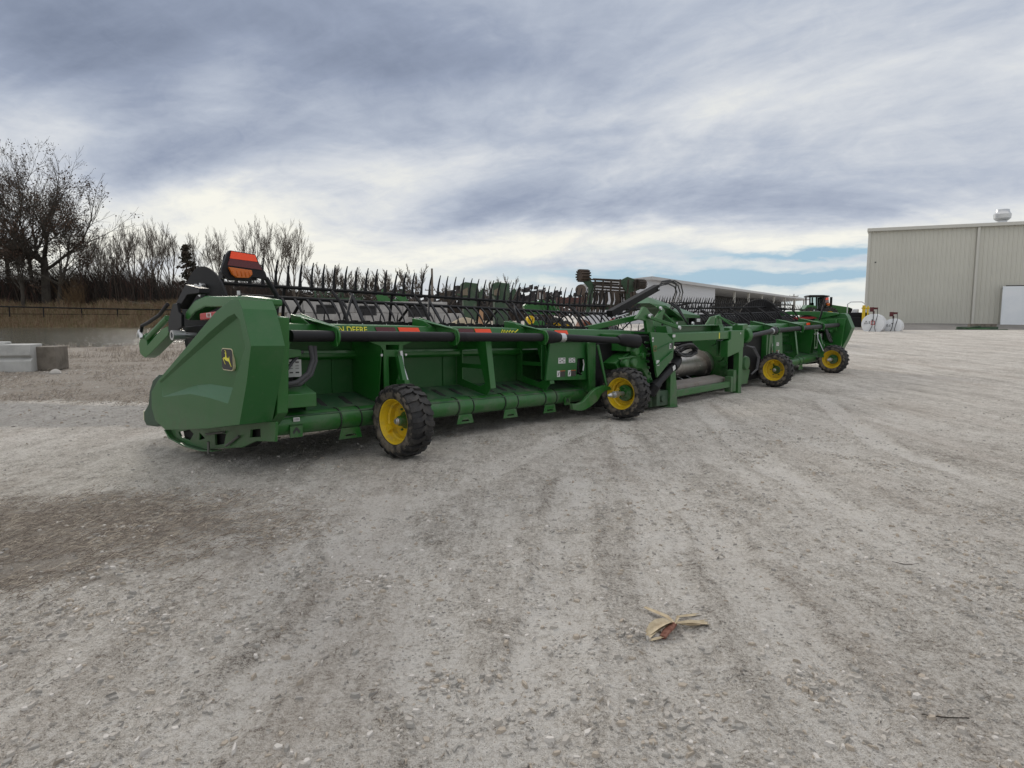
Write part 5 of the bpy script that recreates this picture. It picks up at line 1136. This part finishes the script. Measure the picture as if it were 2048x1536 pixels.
# the tall weathered head standing in the yard
c = at(1160, 655, 21); Yd = 21; k_ = Yd / 1300.
def P2(x, y): return ((x - 1160) * k_, (CAMH + (632 - y) / 1300 * Yd) - .12)
g = empty('weathered_head', (c.x, c.y, .12), R(4), 'old weathered brownish head with slatted reel and toothed end wheels, tallest of the background machines', 'harvester head')
q = MB()
for (x0, y0, x1, y1) in ((1183, 560, 1275, 562), (1183, 570, 1272, 573), (1185, 576, 1278, 580), (1186, 582, 1276, 585), (1188, 566, 1240, 567), (1170, 610, 1285, 617), (1150, 608, 1180, 611)):
    a, b_ = P2(x0, y0), P2(x1, y1); q.cyl((a[0], -.2, a[1]), (b_[0], .3, b_[1]), .030, 8)
    q.cyl((a[0], .8, a[1] + .05), (b_[0], 1.2, b_[1] + .03), .026, 6)
for x in (1187, 1203, 1219, 1237, 1253, 1268): a, b_ = P2(x, 560), P2(x, 588); q.cyl((a[0], -.2, a[1]), (b_[0], -.1, b_[1]), .028, 6)
q.build('slatted_reel', RUSTG, g)
q = MB()
for j in range(44):
    x = 1166 + j * 2.75; a, b_ = P2(x + 3, 584 + (j % 3)), P2(x, 612 + j * .25); y_ = random.uniform(-.3, 1.0)
    q.tube([(a[0], y_, a[1]), ((a[0] + b_[0]) / 2 + .04, y_ - .06, (a[1] + b_[1]) / 2), (b_[0], y_, b_[1])], [.04, .03, .012], 5)
    a, b_ = P2(x, 612), P2(x - 3, 630); q.tube([(a[0], y_, a[1]), (b_[0], y_, b_[1])], [.035, .012], 5)
tag(q.build('tine_row', RUSTG, g), kind='stuff')
q = MB(); q.prism([P2(*p_) for p_ in ((1160, 560), (1168, 548), (1180, 562), (1186, 572), (1184, 600), (1176, 632), (1170, 632), (1174, 600), (1175, 576))], -.1, .0, 'T')
q.prism([P2(*p_) for p_ in ((1240, 562), (1256, 554), (1284, 563), (1288, 572), (1280, 580), (1262, 585), (1262, 632), (1256, 632), (1254, 585))], .1, .25, 'T')
q.prism([P2(*p_) for p_ in ((1170, 605), (1284, 612), (1284, 622), (1170, 618))], .5, .6, 'T'); q.build('arm_plate', GREEND, g, bevel=.01)
for (x, y, w_, h_, nt, tl_) in ((1165, 553, 9, 12, 13, 2.2), (1279, 569, 12, 9, 14, 1.6)):
    q = MB(); a = P2(x, y); q.lathe([(-.14, .001), (-.14, h_ * k_ * .85), (.14, h_ * k_ * .85), (.14, .001)], (a[0], -.05, a[1]), (tl_, 1, 0), 22)
    ax_ = Vector((tl_, 1, 0)).normalized(); ea, eb = ax_.cross(Vector((0, 0, 1))).normalized(), Vector((0, 0, 1))
    for j in range(nt): b_ = j * 2 * pi / nt; rd = ea * cos(b_) + eb * sin(b_); q.obox(Vector((a[0], -.05, a[1])) + rd * h_ * k_ * .9, rd * .028, ax_ * .17, (eb * cos(b_) - ea * sin(b_)) * .02)
    q.build('toothed_wheel', RUSTG, g)
q = MB(); a = P2(1159, 581); q.lathe([(-.03, .001), (-.03, .17), (.03, .17), (.03, .001)], (a[0], -.15, a[1]), (.25, 1, 0), 24); q.bar((a[0], -.1, a[1]), (P2(1175, 600)[0], 0, P2(1175, 600)[1]), .06, .06); q.build('round_disc', mat('rust_disc', (.10, .075, .06), .8), g)
q = MB(); a = P2(1150, 640); b_ = P2(1290, 640); q.box(a[0], b_[0], .1, .9, 0, .7); q.build('base_frame', RUSTG, g, bevel=.02)
# tall green hoppers
def hopper(px_, yd, label):
    u = yd / 1300; c_ = at(px_, 632, yd); g_ = empty('grain_hopper', (c_.x, yd, gh(c_.x, yd)), R(8), label, 'hopper', 'tall green hoppers'); zb = g_.location.z
    def Z_(y): return CAMH + (632 - y) * u - zb
    q = MB(); q.prism([(-16 * u, Z_(569)), (-8 * u, Z_(566)), (17 * u, Z_(569)), (17 * u, Z_(592)), (14 * u, Z_(598)), (14 * u, .4), (-12 * u, .4), (-12 * u, Z_(598)), (-15 * u, Z_(590))], -.45, .45, 'T'); q.build('hopper_body', GREEND, g_, bevel=.03)
    q = MB(); q.prism([(-14 * u, Z_(582)), (-4 * u, Z_(577)), (-4 * u, Z_(592)), (-14 * u, Z_(592))], -.6, -.45, 'T'); q.build('side_box', mat('tan_box', (.17, .14, .10), .8), g_)
    q = MB(); q.prism([(18 * u, Z_(588)), (27 * u, Z_(577)), (31 * u, Z_(582)), (24 * u, Z_(600)), (18 * u, Z_(600))], -.3, -.1, 'T'); q.bar((-24 * u, -.3, Z_(590)), (-6 * u, -.3, Z_(592)), .08, .08); q.build('folding_wing', GREEND, g_, bevel=.02)
    q = MB(); simple_wheel(q, -8 * u, -.6, .45, .3); simple_wheel(q, 10 * u, -.6, .45, .3); q.build('wheel', [RUB, YEL], g_)
hopper(938, 30, 'left of two tall faded green hoppers behind the reel'); hopper(1000, 31, 'right of two tall faded green hoppers behind the reel')
# green combine / sprayer between hoppers and weathered head
c = at(1085, 632, 34); u = 34 / 1300; g = empty('sprayer', (c.x, 34, .2), R(6), 'green field machine with brown glazed cab between the hoppers and the weathered head', 'machine')
def Z3(y): return CAMH + (632 - y) * u - .2
q = MB(); q.box(-10 * u, 4 * u, -.3, .3, Z3(600), Z3(583)); q.build('cab', mat('brown_cab', (.07, .045, .035), .5), g, bevel=.03)
q = MB(); q.box(-11 * u, 5 * u, -.35, .35, Z3(583), Z3(580)); q.build('cab_roof', mat('grey_roof', (.2, .2, .21), .5), g, bevel=.02)
q = MB(); q.box(-8 * u, -6 * u, -.31, -.3, Z3(599), Z3(586)); q.box(-3.5 * u, -1 * u, -.31, -.3, Z3(599), Z3(586)); q.build('window', WHITE, g)
q = MB(); q.prism([(-38 * u, Z3(612)), (-30 * u, Z3(604)), (0, Z3(602)), (16 * u, Z3(606)), (30 * u, Z3(620)), (26 * u, Z3(630)), (-34 * u, Z3(628))], -.2, .6, 'T')
for k in range(5): q.bar(((-8 + 7 * k) * u, -.3, Z3(600)), ((2 + 8 * k) * u, -.3, Z3(625)), .06, .06)
q.build('body', GREEN, g, bevel=.03)
for x, r_ in ((-26, .34), (-2, .42), (22, .42)): q = MB(); simple_wheel(q, x * u, -.7, r_ * 1.3, .35); q.build('wheel', [RUB, YEL], g)
q = MB(); q.bar((-46 * u, -.2, Z3(594)), (-36 * u, -.2, Z3(593)), .1, .2); q.build('side_arm', BLACK, g); q = MB(); q.bar((5 * u, 0, Z3(597)), (18 * u, 0, Z3(598)), .08, .08); q.lathe([(0, .001), (.05, .14), (.12, .001)], (20 * u, 0, Z3(594)), (0, 0, 1), 12); q.build('mirror_arm', BLACK, g)
# single yellow wheel on a planter right behind the reel
c = at(1060, 640, 17.5); g = empty('planter_unit', (c.x, 17.5, .08), R(20), 'green planter row unit with one yellow press wheel, seen between reel and drive tube', 'planter')
zc = CAMH + (632 - 640) / 1300 * 17.5 - .08
q = MB(); q.lathe([(-.05, .001), (-.05, .05), (-.02, .08), (-.05, .1), (-.05, .115), (.05, .115), (.05, .001)], (0, 0, zc), (-.3, 1, 0), 26); q.build('press_wheel', YEL, g)
q = MB(); q.lathe([(-.05, .115), (-.05, .13), (.05, .13), (.05, .115)], (.32, .3, zc - .02), (-.3, 1, 0), 24, True); q.lathe([(-.05, .02), (-.05, .13), (.05, .13), (.05, .02)], (.5, .5, zc - .04), (-.3, 1, 0), 24, True); q.build('tyre', RUB, g)
q = MB(); q.box(-.08, .5, .1, .22, .3, zc - .02); q.box(-.2, .7, .3, .45, .6, .75); q.bar((.0, .1, .3), (-.1, .2, .75), .06, .1); q.build('frame', GREEN, g, bevel=.01)
# implements over the concrete wall
for i, (px_, w_, y0, y1, lab) in enumerate(((700, 26, 574, 600, 'small green folded implement behind the left end of the concrete wall'), (650, 26, 582, 600, 'low green implement with pipes behind the far left of the concrete wall'), (782, 34, 578, 607, 'wide green folded implement behind the middle of the concrete wall'))):
    yd = 46; u = yd / 1300; c_ = at(px_, 632, yd); g_ = empty('folded_implement', (c_.x, yd, .25), R(10 * i - 8), lab, 'implement', 'implements behind the concrete wall')
    Zf = lambda y: CAMH + (632 - y) * u - .25
    q = MB(); rg = random.Random(i + 3)
    q.box(-w_ * u, w_ * u, -.2, .2, Zf(y1 + 6), Zf(y1 - (4 if i < 2 else 8)))
    if i == 2: q.prism([(-32 * u, Zf(586)), (-10 * u, Zf(590)), (4 * u, Zf(604)), (-24 * u, Zf(604))], -.4, -.25, 'T'); q.prism([(2 * u, Zf(588)), (30 * u, Zf(586)), (28 * u, Zf(604)), (20 * u, Zf(604))], -.4, -.25, 'T')
    for k in range(9):
        x = rg.uniform(-w_, w_) * u; q.bar((x, rg.uniform(-.4, .4), Zf(y1)), (x + rg.uniform(-.5, .5), rg.uniform(-.4, .4), Zf(y0 + rg.uniform(0, 8))), .08, .08)
    q.build('frame', GREEN if i == 2 else GREEND, g_)
    q = MB()
    for k in range(8): x = rg.uniform(-w_, w_) * u; q.bar((x, -.3, Zf(y1 - 6)), (x + rg.uniform(-1.2, 1.2), .3, Zf(y0 + rg.uniform(2, 10))), .05, .05)
    q.build('pipe_rack', RUSTG, g_); q = MB(); q.box(-w_ * u * .8, w_ * u * .8, -.4, .3, .3, 1.0); q.build('base', RUSTG, g_)
# red trailer frame, orange tote, white canopy, orange machine, small sign
c = at(1145, 632, 40); u = 40 / 1300; g = empty('red_trailer', (c.x, 40, .25), R(5), 'rusty red slatted trailer left of the weathered head', 'trailer')
q = MB(); Zf = lambda y: CAMH + (632 - y) * u - .25
for y in (598, 604, 611): q.box(-32 * u, 32 * u, -.05, .05, Zf(y) - .08, Zf(y) + .08)
for k in range(12): q.box((-32 + 5.6 * k) * u, (-30.8 + 5.6 * k) * u, -.08, .08, Zf(632), Zf(597))
q.build('slatted_side', mat('rusty_red', (.10, .042, .034), .8, col2=(.075, .045, .038), cscale=2), g)
q = MB(); simple_wheel(q, -15 * u, -.3, .42, .3); q.build('wheel', [RUB, YEL], g)
c = at(962, 632, 27); g = empty('orange_crate', (c.x, 27, .2), R(5), 'peach orange crate stack between the two green hoppers', 'crate'); u = 27 / 1300
q = MB(); q.box(-5 * u, 4 * u, -.2, .2, .5, CAMH + (632 - 620) * u - .2); q.box(-6 * u, 6 * u, -.25, .25, 0, .48); q.box(-2 * u, 2 * u, -.15, .15, CAMH + 12 * u - .2, CAMH + 14 * u - .2); q.build('crate_body', mat('peach_box', (.42, .24, .13), .7), g, bevel=.02)
c = at(930, 640, 24); q = MB(); 
for k in range(14): q.obox((random.uniform(-.9, .9), random.uniform(-.3, .3), random.uniform(.0, .25)), (random.uniform(.1, .3), .05, .03), (-.03, .1, 0), (0, 0, .04))
q.lathe([(0, .7), (.15, .5), (.3, .2), (.34, .01)], (0, 0, .9), (0, 0, 1), 14)
q.box(-.5, .5, -.3, .3, 0, .92)
o = q.build('feed_mound', mat('tan_mound', (.30, .25, .17), .9), None, bevel=.01, loc=(c.x, 24, .1)); tag(o, 'tan covered mound beside the peach orange crate', 'mound')
c = at(832, 632, 48); q = MB(); q.box(-.5, .5, -.4, .4, 0, 1.9); q.prism([(-.56, 1.9), (-.48, 2.1), (.42, 2.12), (.54, 1.9)], -.5, .5, 'T'); o = q.build('white_cabinet', WPAINT, None, bevel=.05, loc=(c.x, 48, .25)); tag(o, 'white topped cabinet behind the concrete wall near the tall pole', 'cabinet')
c = at(1170, 648, 16); g = empty('orange_loader', (c.x, 16, .1), R(20), 'small orange machine with ribbed tyre glimpsed below the weathered head', 'machine')
q = MB(); q.prism([(-.3, .75), (-.1, 1.2), (.1, 1.1), (.2, .7)], -.2, .2, 'T'); q.build('body', mat('dull_orange', (.16, .05, .02), .7), g, bevel=.02)
q = MB(); simple_wheel(q, .55, -.1, .52, .3); q.build('wheel', [mat('dusty_rubber', (.10, .10, .10), .8), RUSTG], g)
c = at(1213, 640, 14.5); q = MB(); q.box(-.05, .03, 0, .02, .0, 1.45); q.m = 1; q.prism([(.04, 1.25), (.18, 1.33), (.16, 1.18), (.08, 1.12)], -.01, .01, 'T'); q.m = 0
o = q.build('marker_post', [WHITE, RED], None, loc=(c.x, 14.5, .02)); tag(o, 'white marker post with red tag glimpsed under the weathered head', 'marker')
